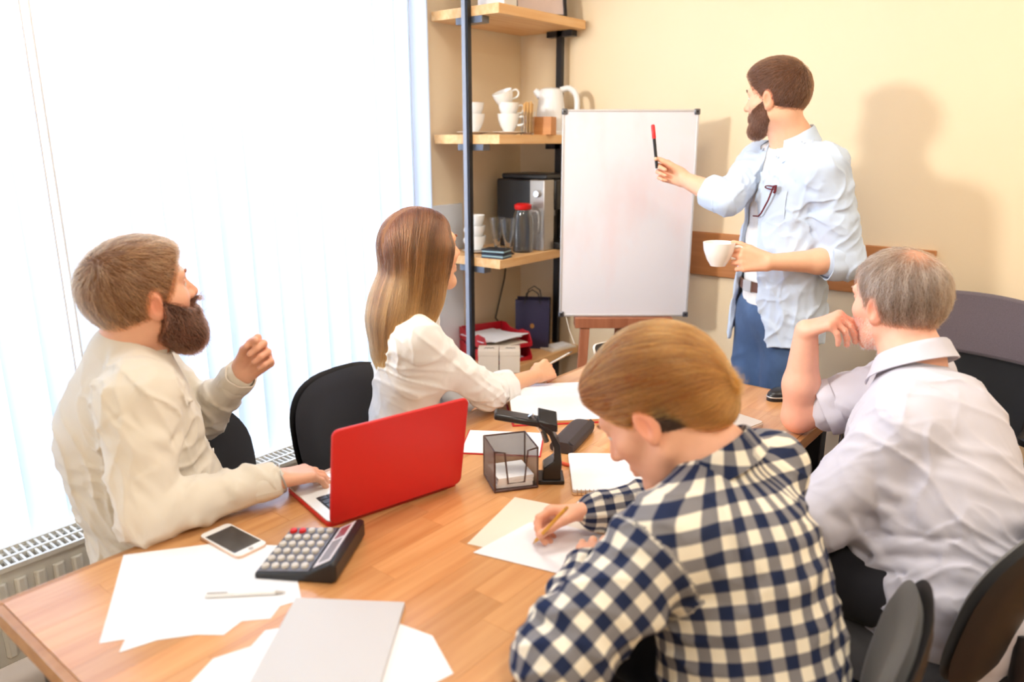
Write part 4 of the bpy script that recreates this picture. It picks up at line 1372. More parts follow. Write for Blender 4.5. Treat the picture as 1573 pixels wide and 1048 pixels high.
def hand_sdf(S, w, f, n, side, sc=1.0, curl=(0.3, 0.35, 0.4, 0.45), curl2=None, curl3=None, spread=0.06, thumb=(0.6, 0.65, -0.25, 0.3), thumb2=(0.25, 0.2)):
    """w wrist, f finger direction, n back-of-hand normal, side thumb side (unit vectors).
    curl = knuckle bend per finger in radians, curl2/curl3 = middle and end joints."""
    f = unit(f)
    n = unit(n - f * (np.asarray(n) @ f))
    sd = np.cross(f, n)
    if sd @ np.asarray(side) < 0:
        sd = -sd
    w = np.asarray(w, float)
    curl2 = curl2 or [c * 1.2 for c in curl]
    curl3 = curl3 or [c * 0.8 for c in curl2]
    Lp = 0.088 * sc
    offs = (0.029, 0.0095, -0.0105, -0.029)
    plen = (0.97, 1.0, 0.95, 0.86)
    flen = (0.073, 0.081, 0.075, 0.060)
    frad = (0.0088, 0.0090, 0.0085, 0.0076)
    tips = []
    for i in range(4):
        k0 = w + f * Lp * plen[i] + sd * offs[i] * sc
        S.cap(w + sd * offs[i] * 0.55 * sc + f * 0.006, k0, 0.0150 * sc, 0.0118 * sc, 0.012 * sc)
        d = unit(f + sd * spread * (1.5 - i))
        ang = 0
        p = k0
        for j, (fr, cu) in enumerate(zip((0.44, 0.31, 0.25), (curl[i], curl2[i], curl3[i]))):
            ang += cu
            dj = d * math.cos(ang) - n * math.sin(ang)
            q = p + dj * flen[i] * fr * sc
            r0 = frad[i] * (1.03 - 0.07 * j) * sc
            S.cap(p, q, r0, r0 * 0.93, 0.0035 * sc if j else 0.008 * sc)
            p = q
        tips.append(p)
    # thumb leaves the side of the palm near its base
    a, b, c, L = thumb
    t0 = w + f * 0.022 * sc + sd * 0.020 * sc - n * 0.004 * sc
    d1 = unit(f * a + sd * b + n * c)
    t1 = t0 + d1 * 0.046 * sc
    S.cap(t0, t1, 0.0155 * sc, 0.0115 * sc, 0.014 * sc)
    bend = unit(f - sd * 0.9 - n * L)
    d2 = unit(d1 * (1 - thumb2[0]) + bend * thumb2[0])
    t2 = t1 + d2 * 0.034 * sc
    S.cap(t1, t2, 0.0108 * sc, 0.0098 * sc, 0.005 * sc)
    d3 = unit(d2 * (1 - thumb2[1]) + bend * thumb2[1])
    t3 = t2 + d3 * 0.026 * sc
    S.cap(t2, t3, 0.0098 * sc, 0.0082 * sc, 0.004 * sc)
    tips.append(t3)
    return tips


def limb_folds(S, a, b, r, rng, count, amp=0.006, w=0.012, start=0.1, end=0.95, side=None):
    """cloth creases lying slantwise around a sleeve or trouser leg"""
    a, b = np.asarray(a, float), np.asarray(b, float)
    t = unit(b - a)
    e1 = unit(np.cross(t, V(0.3, 0.2, 1) if abs(t[2]) < 0.9 else V(1, 0, 0)))
    e2 = np.cross(t, e1)
    for _ in range(count):
        u = rng.uniform(start, end)
        an = rng.uniform(0, 2 * PI)
        rr = r(u) if callable(r) else r
        sp = rng.uniform(0.7, 1.5)
        sl = rng.uniform(-0.5, 0.5)
        L = np.linalg.norm(b - a)
        p0 = a + t * (u * L - sl * rr) + rr * (math.cos(an - sp / 2) * e1 + math.sin(an - sp / 2) * e2)
        p1 = a + t * (u * L + sl * rr) + rr * (math.cos(an + sp / 2) * e1 + math.sin(an + sp / 2) * e2)
        pm = a + t * u * L + rr * 1.04 * (math.cos(an) * e1 + math.sin(an) * e2)
        s_ = rng.choice([-1, 1], p=[0.35, 0.65])
        A = amp * rng.uniform(0.8, 1.7) * s_
        W = w * rng.uniform(0.7, 1.3)
        S.path([p0, pm, p1], W, A)


# ------------------------------------------------------------------ hair strands
def hair_mat(name, color, rough=0.35):
    m = bpy.data.materials.new(name)
    m.use_nodes = True
    nt = m.node_tree
    nt.nodes.clear()
    out = nt.nodes.new('ShaderNodeOutputMaterial')
    hb_ = nt.nodes.new('ShaderNodeBsdfHairPrincipled')
    hb_.parametrization = 'COLOR'
    hb_.inputs['Roughness'].default_value = rough
    hb_.inputs['Radial Roughness'].default_value = 0.5
    hb_.inputs['Random Roughness'].default_value = 0.2
    at = nt.nodes.new('ShaderNodeAttribute')
    at.attribute_name = 'strand_color'
    nt.links.new(at.outputs['Color'], hb_.inputs['Color'])
    nt.links.new(hb_.outputs[0], out.inputs[0])
    return m


def strand_obj(name, pts, radius, colors, m, parent, taper=0.25):
    """pts (n, k, 3); colors (n, 3) linear or (n, k, 3)"""
    n, k, _ = pts.shape
    hc = bpy.data.hair_curves.new(name)
    hc.add_curves([k] * n)
    hc.attributes['position'].data.foreach_set('vector', pts.astype(np.float32).ravel())
    ra = hc.attributes.new('radius', 'FLOAT', 'POINT')
    prof = np.linspace(1.0, taper, k)
    ra.data.foreach_set('value', (np.asarray(radius).reshape(-1, 1) * prof[None]).astype(np.float32).ravel() if np.ndim(radius) else np.tile(radius * prof, n).astype(np.float32))
    ca_ = hc.attributes.new('strand_color', 'FLOAT_COLOR', 'POINT')
    if colors.ndim == 2:
        colors = np.repeat(colors[:, None, :], k, 1)
    c4 = np.concatenate([colors, np.ones((n, k, 1))], -1)
    ca_.data.foreach_set('color', c4.astype(np.float32).ravel())
    hc.materials.append(m)
    o = bpy.data.objects.new(name, hc)
    COL.objects.link(o)
    o.parent = parent
    pass
    o['kind'] = 'stuff'
    return o


def grow(S, roots, dirfn, length, nseg, level0, level1, rng, jitter=0.15, cling=0.6):
    """march strands along a combing field while staying near a level of the hair volume S"""
    n = len(roots)
    P = roots.copy()
    out_ = [P.copy()]
    length = np.broadcast_to(length, (n,))
    J = rng.normal(0, jitter, (n, 3))
    prev = None
    for i in range(nseg):
        t = (i + 1) / nseg
        D = dirfn(P) + J
        d, g = S.grad(P)
        g = g / np.maximum(np.linalg.norm(g, axis=1, keepdims=True), 1e-6)
        D = D - g * (D * g).sum(1, keepdims=True) * 0.85
        D /= np.maximum(np.linalg.norm(D, axis=1, keepdims=True), 1e-6)
        if prev is not None:
            D = D * 0.65 + prev * 0.35
            D /= np.maximum(np.linalg.norm(D, axis=1, keepdims=True), 1e-6)
        prev = D
        P = P + D * (length / nseg)[:, None]
        d = S.ev(P)
        tgt = level0 + (level1 - level0) * t
        corr = np.where(d < tgt, tgt - d, (tgt - d) * cling)
        corr = np.clip(corr, -0.01, 0.02)
        P = P + g * corr[:, None]
        out_.append(P.copy())
    return np.stack(out_, 1)


def sample_faces(pts, quads, n, rng, mask=None):
    a, b, c = pts[quads[:, 0]], pts[quads[:, 1]], pts[quads[:, 2]]
    area = np.linalg.norm(np.cross(b - a, c - a), axis=1)
    if mask is not None:
        area = area * mask((a + c) / 2)
    pr = area / area.sum()
    i = rng.choice(len(quads), n, p=pr)
    u, v = rng.random(n), rng.random(n)
    d = pts[quads[i, 3]]
    p = (a[i] * (1 - u)[:, None] + b[i] * u[:, None]) * (1 - v)[:, None] + (d * (1 - u)[:, None] + c[i] * u[:, None]) * v[:, None]
    return p


def strand_colors(n, rng, base, tip=None, var=0.25, k=None, hi=None, hi_p=0.0):
    base = np.array(base[:3])
    c = base * (1 + rng.uniform(-var, var, (n, 1)))
    if hi is not None:
        s = rng.random(n) < hi_p
        c[s] = np.array(hi[:3]) * (1 + rng.uniform(-var * 0.5, var * 0.5, (s.sum(), 1)))
    if tip is not None and k:
        tp = np.array(tip[:3]) * (1 + rng.uniform(-var * 0.6, var * 0.6, (n, 1)))
        w_ = (np.linspace(0, 1, k) ** 1.9)[None, :, None]
        return np.clip(c[:, None] * (1 - w_) + tp[:, None] * w_, 0, 1)
    return np.clip(c, 0, 1)
# ================================================================== people
def attr_mat(name, attr, rough=0.5, noise=0.0, nscale=60, bump=0.0, bscale=400, sss=0.0, sheen=0.0, spec=0.4):
    m = bpy.data.materials.new(name)
    m.use_nodes = True
    nt = m.node_tree
    b = nt.nodes['Principled BSDF']
    b.inputs['Roughness'].default_value = rough
    b.inputs['Specular IOR Level'].default_value = spec
    b.inputs['Sheen Weight'].default_value = sheen
    at = nt.nodes.new('ShaderNodeAttribute')
    at.attribute_name = attr
    col = at.outputs['Color']
    tc = nt.nodes.new('ShaderNodeTexCoord')
    if noise:
        n = nt.nodes.new('ShaderNodeTexNoise')
        n.inputs['Scale'].default_value = nscale
        n.inputs['Detail'].default_value = 4
        nt.links.new(tc.outputs['Object'], n.inputs['Vector'])
        mr = nt.nodes.new('ShaderNodeMapRange')
        mr.inputs['To Min'].default_value = 1 - noise
        mr.inputs['To Max'].default_value = 1 + noise
        nt.links.new(n.outputs['Fac'], mr.inputs['Value'])
        mu = nt.nodes.new('ShaderNodeVectorMath')
        mu.operation = 'SCALE'
        nt.links.new(col, mu.inputs[0])
        nt.links.new(mr.outputs['Result'], mu.inputs['Scale'])
        col = mu.outputs['Vector']
    nt.links.new(col, b.inputs['Base Color'])
    if bump:
        n2 = nt.nodes.new('ShaderNodeTexNoise')
        n2.inputs['Scale'].default_value = bscale
        nt.links.new(tc.outputs['Object'], n2.inputs['Vector'])
        bp = nt.nodes.new('ShaderNodeBump')
        bp.inputs['Strength'].default_value = bump
        bp.inputs['Distance'].default_value = 0.001
        nt.links.new(n2.outputs['Fac'], bp.inputs['Height'])
        nt.links.new(bp.outputs['Normal'], b.inputs['Normal'])
    if sss:
        b.inputs['Subsurface Weight'].default_value = sss
        b.inputs['Subsurface Radius'].default_value = (1.0, 0.35, 0.18)
        b.inputs['Subsurface Scale'].default_value = 0.01
    return m


M_SKIN = attr_mat('skin', 'skin_color', 0.48, 0.05, 70, 0.15, 700, sss=0.12, spec=0.35)
M_HAIR = hair_mat('hair_fibre', None)


def cloth(name, color, rough=0.9, bump=0.25, bscale=1400, sheen=0.15, vary=0.0, vscale=30, wrinkle=0.0):
    new = name not in MATS
    m = mat(name, color, rough, sheen=sheen, bump=bump, bscale=bscale, spec=0.2, vary=vary, vscale=vscale)
    if new and wrinkle:
        crumple(m, wrinkle)
    return m


def crumple(m, strength, scale=13.0):
    """soft cloth creases as relief on top of the weave"""
    nt = m.node_tree
    b = nt.nodes['Principled BSDF']
    tc = nt.nodes.new('ShaderNodeTexCoord')
    n = nt.nodes.new('ShaderNodeTexNoise')
    n.noise_type = 'RIDGED_MULTIFRACTAL'
    n.inputs['Scale'].default_value = scale
    n.inputs['Detail'].default_value = 2.0
    n.inputs['Distortion'].default_value = 0.9
    nt.links.new(tc.outputs['Object'], n.inputs['Vector'])
    bp = nt.nodes.new('ShaderNodeBump')
    bp.inputs['Strength'].default_value = strength
    bp.inputs['Distance'].default_value = 0.006
    nt.links.new(n.outputs['Fac'], bp.inputs['Height'])
    old = b.inputs['Normal'].links
    if old:
        nt.links.new(old[0].from_socket, bp.inputs['Normal'])
    nt.links.new(bp.outputs['Normal'], b.inputs['Normal'])


def set_color(o, name, cols):
    a = o.data.attributes.new(name, 'FLOAT_COLOR', 'POINT')
    a.data.foreach_set('color', np.concatenate([cols, np.ones((len(cols), 1))], 1).astype(np.float32).ravel())


def skin_paint(o, F, base, hands=(), eye=(70, 90, 110), lip=(196, 110, 100)):
    """natural skin tones: redder ears, nose, lips and knuckles; eyes"""
    n = len(o.data.vertices)
    P = np.empty(n * 3, np.float32)
    o.data.vertices.foreach_get('co', P)
    P = P.reshape(-1, 3).astype(float)
    base = np.array([lin(c) for c in base])
    C_ = np.tile(base, (n, 1))
    red = base * np.array([1.0, 0.66, 0.60])
    L = F.loc(P)

    def blend(w_, col):
        w_ = np.clip(w_, 0, 1)[:, None]
        C_[:] = C_ * (1 - w_) + np.asarray(col) * w_
    g = lambda c, r: np.exp(-(((L - np.array(c)) / np.array(r)) ** 2).sum(1))
    for sx in (-1, 1):
        blend(0.75 * g((sx * 0.084, -0.012, -0.004), (0.014, 0.03, 0.04)), red)
        blend(0.35 * g((sx * 0.045, 0.06, -0.025), (0.025, 0.03, 0.025)), red)
    blend(0.4 * g((0, 0.108, -0.02), (0.015, 0.02, 0.02)), red)
    lp = np.array([lin(c) for c in lip])
    blend(1.2 * g((0, 0.092, -0.0595), (0.019, 0.011, 0.0095)), lp)
    for h in hands:
        d = np.linalg.norm(P - np.asarray(h), axis=1)
        blend(0.35 * np.exp(-(d / 0.07) ** 2), red)
    for sx in (-1, 1):
        c = np.array((sx * 0.032, 0.0725, 0.011))
        q = L - c
        d = np.linalg.norm(q / np.array((0.0130, 0.0125, 0.0125)), axis=1)
        m_ = (np.abs(d - 1) < 0.06) & (q[:, 1] > 0.004) & (np.abs(q[:, 2]) < 0.0055)
        C_[m_] = (0.75, 0.74, 0.72)
        an = np.linalg.norm(q[:, [0, 2]], axis=1)
        C_[m_ & (an < 0.0060)] = [lin(c) for c in eye]
        C_[m_ & (an < 0.0026)] = (0.01, 0.01, 0.01)
    set_color(o, 'skin_color', C_)


def on_surface(S, p, it=4):
    p = np.asarray(p, float).reshape(1, 3).copy()
    for _ in range(it):
        d, g = S.grad(p)
        p = p - g * (d / max((g * g).sum(), 0.2))[:, None] * 0.9
    return p[0]


def smooth_part(S):
    base = Sdf()
    base.ops = [o for o in S.ops if o[4] != 'f']
    return base


def on_many(S, P, it=4):
    for _ in range(it):
        d, g = S.grad(P)
        P = P - g * (np.clip(d, -0.06, 0.06) / np.maximum((g * g).sum(1), 0.2))[:, None] * 0.9
    return P


def drape(S, a, b, w, amp, n=4, sag=0.0):
    """a cloth fold between two points, laid on the surface"""
    a, b = np.asarray(a, float), np.asarray(b, float)
    t = np.linspace(0, 1, n + 1)[:, None]
    pts = on_many(smooth_part(S), a + (b - a) * t - V(0, 0, sag) * np.sin(PI * t))
    S.path(pts, w, amp)


def random_folds(S, rng, centre, half, direction, count, length, w, amp, spread=0.28):
    """scattered folds near a place, roughly along a direction"""
    n = 4
    todo, P = [], []
    t = np.linspace(0, 1, n + 1)[:, None]
    for _ in range(count):
        c = np.asarray(centre, float) + rng.uniform(-1, 1, 3) * np.asarray(half, float)
        d = unit(np.asarray(direction, float) + rng.normal(0, spread, 3)) * length * rng.uniform(0.6, 1.3)
        P.append(c + d * (t - 0.5) - V(0, 0, length * 0.08) * np.sin(PI * t))
        todo.append((w * rng.uniform(0.7, 1.3), amp * rng.uniform(0.6, 1.3) * rng.choice([1, 1, -1])))
    Q = on_many(smooth_part(S), np.concatenate(P)).reshape(count, n + 1, 3)
    for q, (w_, a_) in zip(Q, todo):
        S.path(q, w_, a_)


def comb_folds(S, rng, a0, b0, a1, b1, count, w, amp, sag=0.02, n=5):
    """a fan of near-parallel cloth folds between the lines a0-a1 and b0-b1"""
    t = np.linspace(0, 1, n + 1)[:, None]
    P = []
    for i in range(count):
        u = (i + rng.uniform(-0.3, 0.3)) / max(1, count - 1)
        a = np.asarray(a0) + (np.asarray(a1) - a0) * u
        b = np.asarray(b0) + (np.asarray(b1) - b0) * u
        P.append(a + (b - a) * t - V(0, 0, sag) * np.sin(PI * t))
    Q = on_many(smooth_part(S), np.concatenate(P)).reshape(count, n + 1, 3)
    for q in Q:
        S.path(q, w * rng.uniform(0.75, 1.25), amp * rng.uniform(0.7, 1.25))


def rumple(S, rng, amp=0.006, wl=0.055, n=4, axis=None, bias=0.0, calm=None, low=None):
    """broad cloth rumpling: warped ridges that fade in and out over the garment"""
    N = []
    for i in range(n):
        v = unit(rng.normal(0, 1, 3))
        if axis is not None:
            v = unit(v * (1 - bias) + unit(axis) * bias * rng.choice([-1, 1]))
        N.append((v, wl * rng.uniform(0.8, 1.5), rng.uniform(0, 6.28), unit(rng.normal(0, 1, 3)), rng.uniform(0, 6.28), unit(rng.normal(0, 1, 3)), rng.uniform(0, 6.28)))

    def fn(P):
        out_ = np.zeros(len(P))
        for v, w_, p0, m_, p1, u_, p2 in N:
            wp = 0.020 * np.sin(P @ u_ * 34 + p2) + 0.010 * np.sin(P @ m_ * 71 + p0)
            ph = PI * (P @ v + wp) / w_ + p0
            rd = 1 - np.abs(np.sin(ph))
            ms = np.clip(0.15 + 0.95 * np.sin(P @ m_ * 19 + p1), 0, 1)
            out_ += rd * rd * ms
        if calm is not None:
            out_ = out_ * np.clip((np.linalg.norm(P - calm, axis=1) - 0.085) / 0.07, 0, 1)
        if low is not None:
            out_ = out_ * np.clip((P[:, 2] - low) / 0.06, 0.12, 1)
        return amp * (out_ - 0.25)
    S.field(fn, V(-9, -9, -9), V(9, 9, 9))


def torso_sdf(S, neck, sR, sL, pelvis, fwd, half=0.15, depth=0.70, waist=0.145, hipw=0.165, sh_r=0.062, ring=0.066, up=0.0):
    """chest, waist and hips as flattened capsules, plus shoulder yoke"""
    mid = (np.asarray(sR) + np.asarray(sL)) / 2
    f = unit(np.asarray(fwd) * np.array((1, 1, 0.0)))
    sp = np.asarray(pelvis) - mid
    c1 = mid + sp * 0.22
    c2 = mid + sp * 0.62
    S.cap(c1, c2, half, waist, 0.03, (f, depth))
    S.cap(c2, pelvis, waist, hipw, 0.05, (f, depth * 1.08))
    S.cap(sR, sL, sh_r, sh_r, 0.05)
    for q in (sR, sL):
        q = np.asarray(q)
        S.cap(neck + (q - neck) * 0.18 - V(0, 0, 0.012), q, 0.048 + up, sh_r * 0.92, 0.035)
        S.cap(q + (c1 - q) * 0.25, c1 + (q - c1) * 0.35 + sp * 0.12, 0.07, 0.08, 0.05)
    S.cap(np.asarray(neck) - V(0, 0, 0.07), np.asarray(neck) - V(0, 0, 0.012), 0.076, ring, 0.03)
    return c1, c2


def ring_collar(name, neck, axis, fwd, r0, r1, h, fold_h, m, parent, gap=0.35, spread=0.02, drop=0.0, th=0.0035, front=None):
    """shirt collar: a stand around the neck with a folded-down leaf, open at the front"""
    ax = unit(axis)
    f = unit(np.asarray(fwd) - ax * (np.asarray(fwd) @ ax))
    r = np.cross(f, ax)
    neck = np.asarray(neck, float)
    b = MB()

    def fn(u, v):
        an = gap + (2 * PI - 2 * gap) * u
        e = abs(2 * u - 1) ** 4                       # 1 at the two front ends
        if fold_h <= 0:
            hh, rr = h * v, r0 + (r1 - r0) * v
        elif v < 0.4:
            t = v / 0.4
            hh, rr = h * t, r0 + (r1 - r0) * t
        else:
            t = (v - 0.4) / 0.6
            hh = h + 0.004 * math.sin(PI * min(1, t * 2)) - fold_h * (1 + 0.45 * e) * t
            rr = r1 + 0.006 + (spread + 0.012 * e) * t
        d = f * math.cos(an) + r * math.sin(an)
        p = neck + ax * (hh - drop * (0.5 + 0.5 * math.cos(an))) + d * rr
        return tuple(p)
    b.sheet(fn, 48, 12, th)
    o = b.obj(name, m)
    if parent is not None:
        o.parent = parent
        o.matrix_parent_inverse = Matrix.Translation(-Vector(parent.location))
    return o


def child(o, root):
    o.parent = root
    o.matrix_parent_inverse = Matrix.Translation(-Vector(root.location))
    return o


def legs(root, hips, knees, ankles, m, pelvis, fwd, m_shoe, r=(0.088, 0.062, 0.046), h=0.008, pel=(0.17, 0.13, 0.085), lift=0.05):
    hips = [np.asarray(q, float) + V(0, 0, lift) for q in hips]
    pelvis = np.asarray(pelvis, float) + V(0, 0, lift * 0.6)
    S = Sdf()
    f = unit(np.asarray(fwd) * np.array((1, 1, 0.0)))
    rr = np.cross(f, V(0, 0, 1))
    S.ell(np.asarray(pelvis), pel, np.stack([rr, f, V(0, 0, 1)]), 0.0)
    for hp_, kn_, an_ in zip(hips, knees, ankles):
        S.cap(hp_, kn_, r[0], r[1], 0.05)
        S.cap(kn_, an_, r[1], r[2], 0.02)
        limb_folds(S, hp_, kn_, r[0] * 0.9, RNG, 4, 0.005, 0.012)
        limb_folds(S, kn_, an_, r[2] * 1.1, RNG, 6, 0.005, 0.012)
    sdf_obj(S, 'trousers', m, root, h)
    for kn_, an_ in zip(knees, ankles):
        T = Sdf()
        an_ = np.asarray(an_, float)
        toe = V(an_[0], an_[1], 0.035) + f * 0.17
        heel = V(an_[0], an_[1], 0.035) - f * 0.045
        T.cap(heel, toe, 0.034, 0.036, 0.0)
        T.cap(V(an_[0], an_[1], 0.05), an_ + V(0, 0, 0.01), 0.04, 0.042, 0.03)
        T.cut((an_[0], an_[1], 0.001), (0, 0, -1), an_ - 0.4, an_ + 0.4, 0.003)
        sdf_obj(T, 'shoe', m_shoe, root, 0.008)


def hair_cap(F, scale=(1, 1, 1), front=(0.068, 0.07), slope=0.53, nape=-0.055, ears=True, extra=None, lift=0.0):
    S = Sdf()
    sc = F.sc
    S.ell(F.p(0, -0.015, 0.038 + lift), np.array((0.0795 * scale[0], 0.104 * scale[1], 0.090 * scale[2])) * sc, F.A, 0)
    S.ell(F.p(0, -0.036, 0.018), np.array((0.0755, 0.079, 0.084)) * sc, F.A, 0.03)
    if extra:
        extra(S)
    big = 0.4
    n = F.f * math.sqrt(1 - slope ** 2) - F.u * slope
    S.cut(F.p(0, front[0], front[1]), n, F.o - big, F.o + big, 0.006)
    S.cut(F.p(0, -0.07, nape), -F.u + F.f * 0.35, F.o - big, F.o + big, 0.008)
    if ears:
        for sx in (-1, 1):
            S.ell(F.p(sx * 0.084, -0.004, -0.014), np.array((0.026, 0.024, 0.042)) * sc, F.A, 0.004, 's')
    return S


def make_hair(root, S, h, n, length, dirfn, base, m_cap, radius=0.00035, nseg=6, hi=None, hi_p=0, tip=None, level=(0.0, 0.003), jitter=0.2, cling=0.4, mask=None, name='hair', var=0.3, sink=0.003, clump=0.0):
    p, q, t = S.mesh(h)
    o = np_mesh(name, p, q, t, m_cap, root)
    r = sample_faces(p, q, n, RNG, mask)
    d, g = S.grad(r)
    g /= np.maximum(np.linalg.norm(g, axis=1, keepdims=True), 1e-6)
    r = r - g * sink
    ln = length * RNG.uniform(0.6, 1.15, n)
    Sm = smooth_part(S)
    pts = grow(Sm, r, dirfn, ln, nseg, level[0] + RNG.uniform(-0.001, 0.001, n), level[1] * RNG.uniform(0.2, 1.6, n), RNG, jitter, cling)
    cols = strand_colors(n, RNG, base, tip, var, nseg + 1, hi, hi_p)
    if clump:
        mid = pts[:, nseg // 2]
        D = pts[:, -1] - pts[:, 0]
        mean = unit(D.mean(0))
        fl = mid - np.outer(mid @ mean, mean)
        key = np.floor(fl / clump).astype(int)
        hsh = ((key * np.array([73856093, 19349663, 83492791])).sum(1) % 1009) / 1009.0
        fac = 0.45 + 1.05 * hsh
        cols = np.clip(cols * (fac[:, None] if cols.ndim == 2 else fac[:, None, None]), 0, 1)
    s_ = strand_obj(name + '_strands', pts, radius, cols, M_HAIR, o)
    s_.matrix_parent_inverse = Matrix.Identity(4)
    return o


def beard_sdf(F, neck, th, long=None):
    """beard volume: the lower face pushed out by th, trimmed to a cheek line, mouth left open"""
    Hs = Sdf()
    head_sdf(Hs, F, neck, 0.03)
    Hs.ops = Hs.ops[:-1]
    sc = F.sc

    def fn(P):
        L = F.loc(P)
        x, y, z = np.abs(L[:, 0]), L[:, 1], L[:, 2]
        d = Hs.ev(P)
        k = th * np.clip((-z - 0.0) / 0.06, 0.25, 1.0)
        cheek = np.minimum(-0.004 - 0.62 * (y - 0.008), 0.03)
        cheek = np.where(y > 0.062, np.maximum(cheek, -0.034 - 0.35 * np.clip(x - 0.008, 0, 1)), cheek)
        r1 = (z - cheek) * 0.85
        r2 = (0.004 - y) - 0.30 * np.clip(-z - 0.03, 0, 0.05)
        return np.maximum(np.maximum(d - k, r1 * sc), r2 * sc)
    S = Sdf()
    S.ops.append((fn, F.p(0, 0.04, -0.06) - 0.16, F.p(0, 0.04, -0.06) + 0.16, 0.0, 'u'))
    if long:
        long(S)
    S.ell(F.p(0, 0.100, -0.0600), np.array((0.020, 0.016, 0.0062)) * sc, F.A, 0.004, 's')
    return S


def eyebrows(root, F, S, color, n=220):
    pts = []
    for sx in (-1, 1):
        x = RNG.uniform(0.012, 0.050, n)
        z = 0.0335 + 0.007 * np.sin((x - 0.012) / 0.038 * 2.2) + RNG.normal(0, 0.0016, n)
        P0 = np.stack([F.p(sx * a, 0.10, b) for a, b in zip(x, z)])
        for _ in range(5):
            d, g = S.grad(P0)
            P0 = P0 - g * np.clip(d, -0.02, 0.02)[:, None] * 0.9
        d, g = S.grad(P0)
        D = F.r * sx * 0.9 + F.u * 0.25
        L = RNG.uniform(0.006, 0.010, n)
        pts.append(np.stack([P0, P0 + D * L[:, None] * 0.5 + g * 0.0012, P0 + D * L[:, None] + g * 0.0012], 1))
    pts = np.concatenate(pts)
    s_ = strand_obj('eyebrows', pts, 0.0003, strand_colors(len(pts), RNG, color, None, 0.2), M_HAIR, root)
    s_.matrix_parent_inverse = Matrix.Translation(-Vector(root.location))
    return s_


def cuff(name, a, b, r, length, m, root, th=0.004):
    """turned-back sleeve end"""
    a, b = np.asarray(a, float), np.asarray(b, float)
    t = unit(b - a)
    e1 = unit(np.cross(t, V(0.2, 0.1, 1)))
    e2 = np.cross(t, e1)

    def fn(u, v):
        an = 2 * PI * u
        rr = r * (1 + 0.05 * math.sin(3 * an + 1) + 0.03 * math.sin(7 * an)) * (0.96 + 0.06 * math.sin(PI * v))
        return tuple(b + t * length * (v - 0.5) + rr * (math.cos(an) * e1 + math.sin(an) * e2))
    o = MB().sheet(fn, 40, 6, th).obj(name, m)
    return child(o, root)


C_SHIRT1 = cloth('cream_cotton', rgb(228, 219, 204), wrinkle=0.9)
C_WHITE = cloth('white_cotton', rgb(240, 238, 236), wrinkle=0.9)
C_BLUE = cloth('pale_blue_cotton', rgb(200, 216, 238), wrinkle=0.9)
C_LILAC = cloth('pale_lilac_cotton', rgb(206, 204, 216), wrinkle=0.8)
C_DARK = cloth('dark_trouser_cloth', rgb(36, 36, 42))
C_JEANS = cloth('blue_denim', rgb(78, 102, 140), 0.95, 0.5, 900, 0.1, 0.55, 9, 0.4)
C_LEATHER = mat('brown_leather', rgb(96, 58, 38), 0.45, bump=0.2, bscale=300)
C_SHOE = mat('dark_shoe_leather', rgb(40, 32, 28), 0.4)


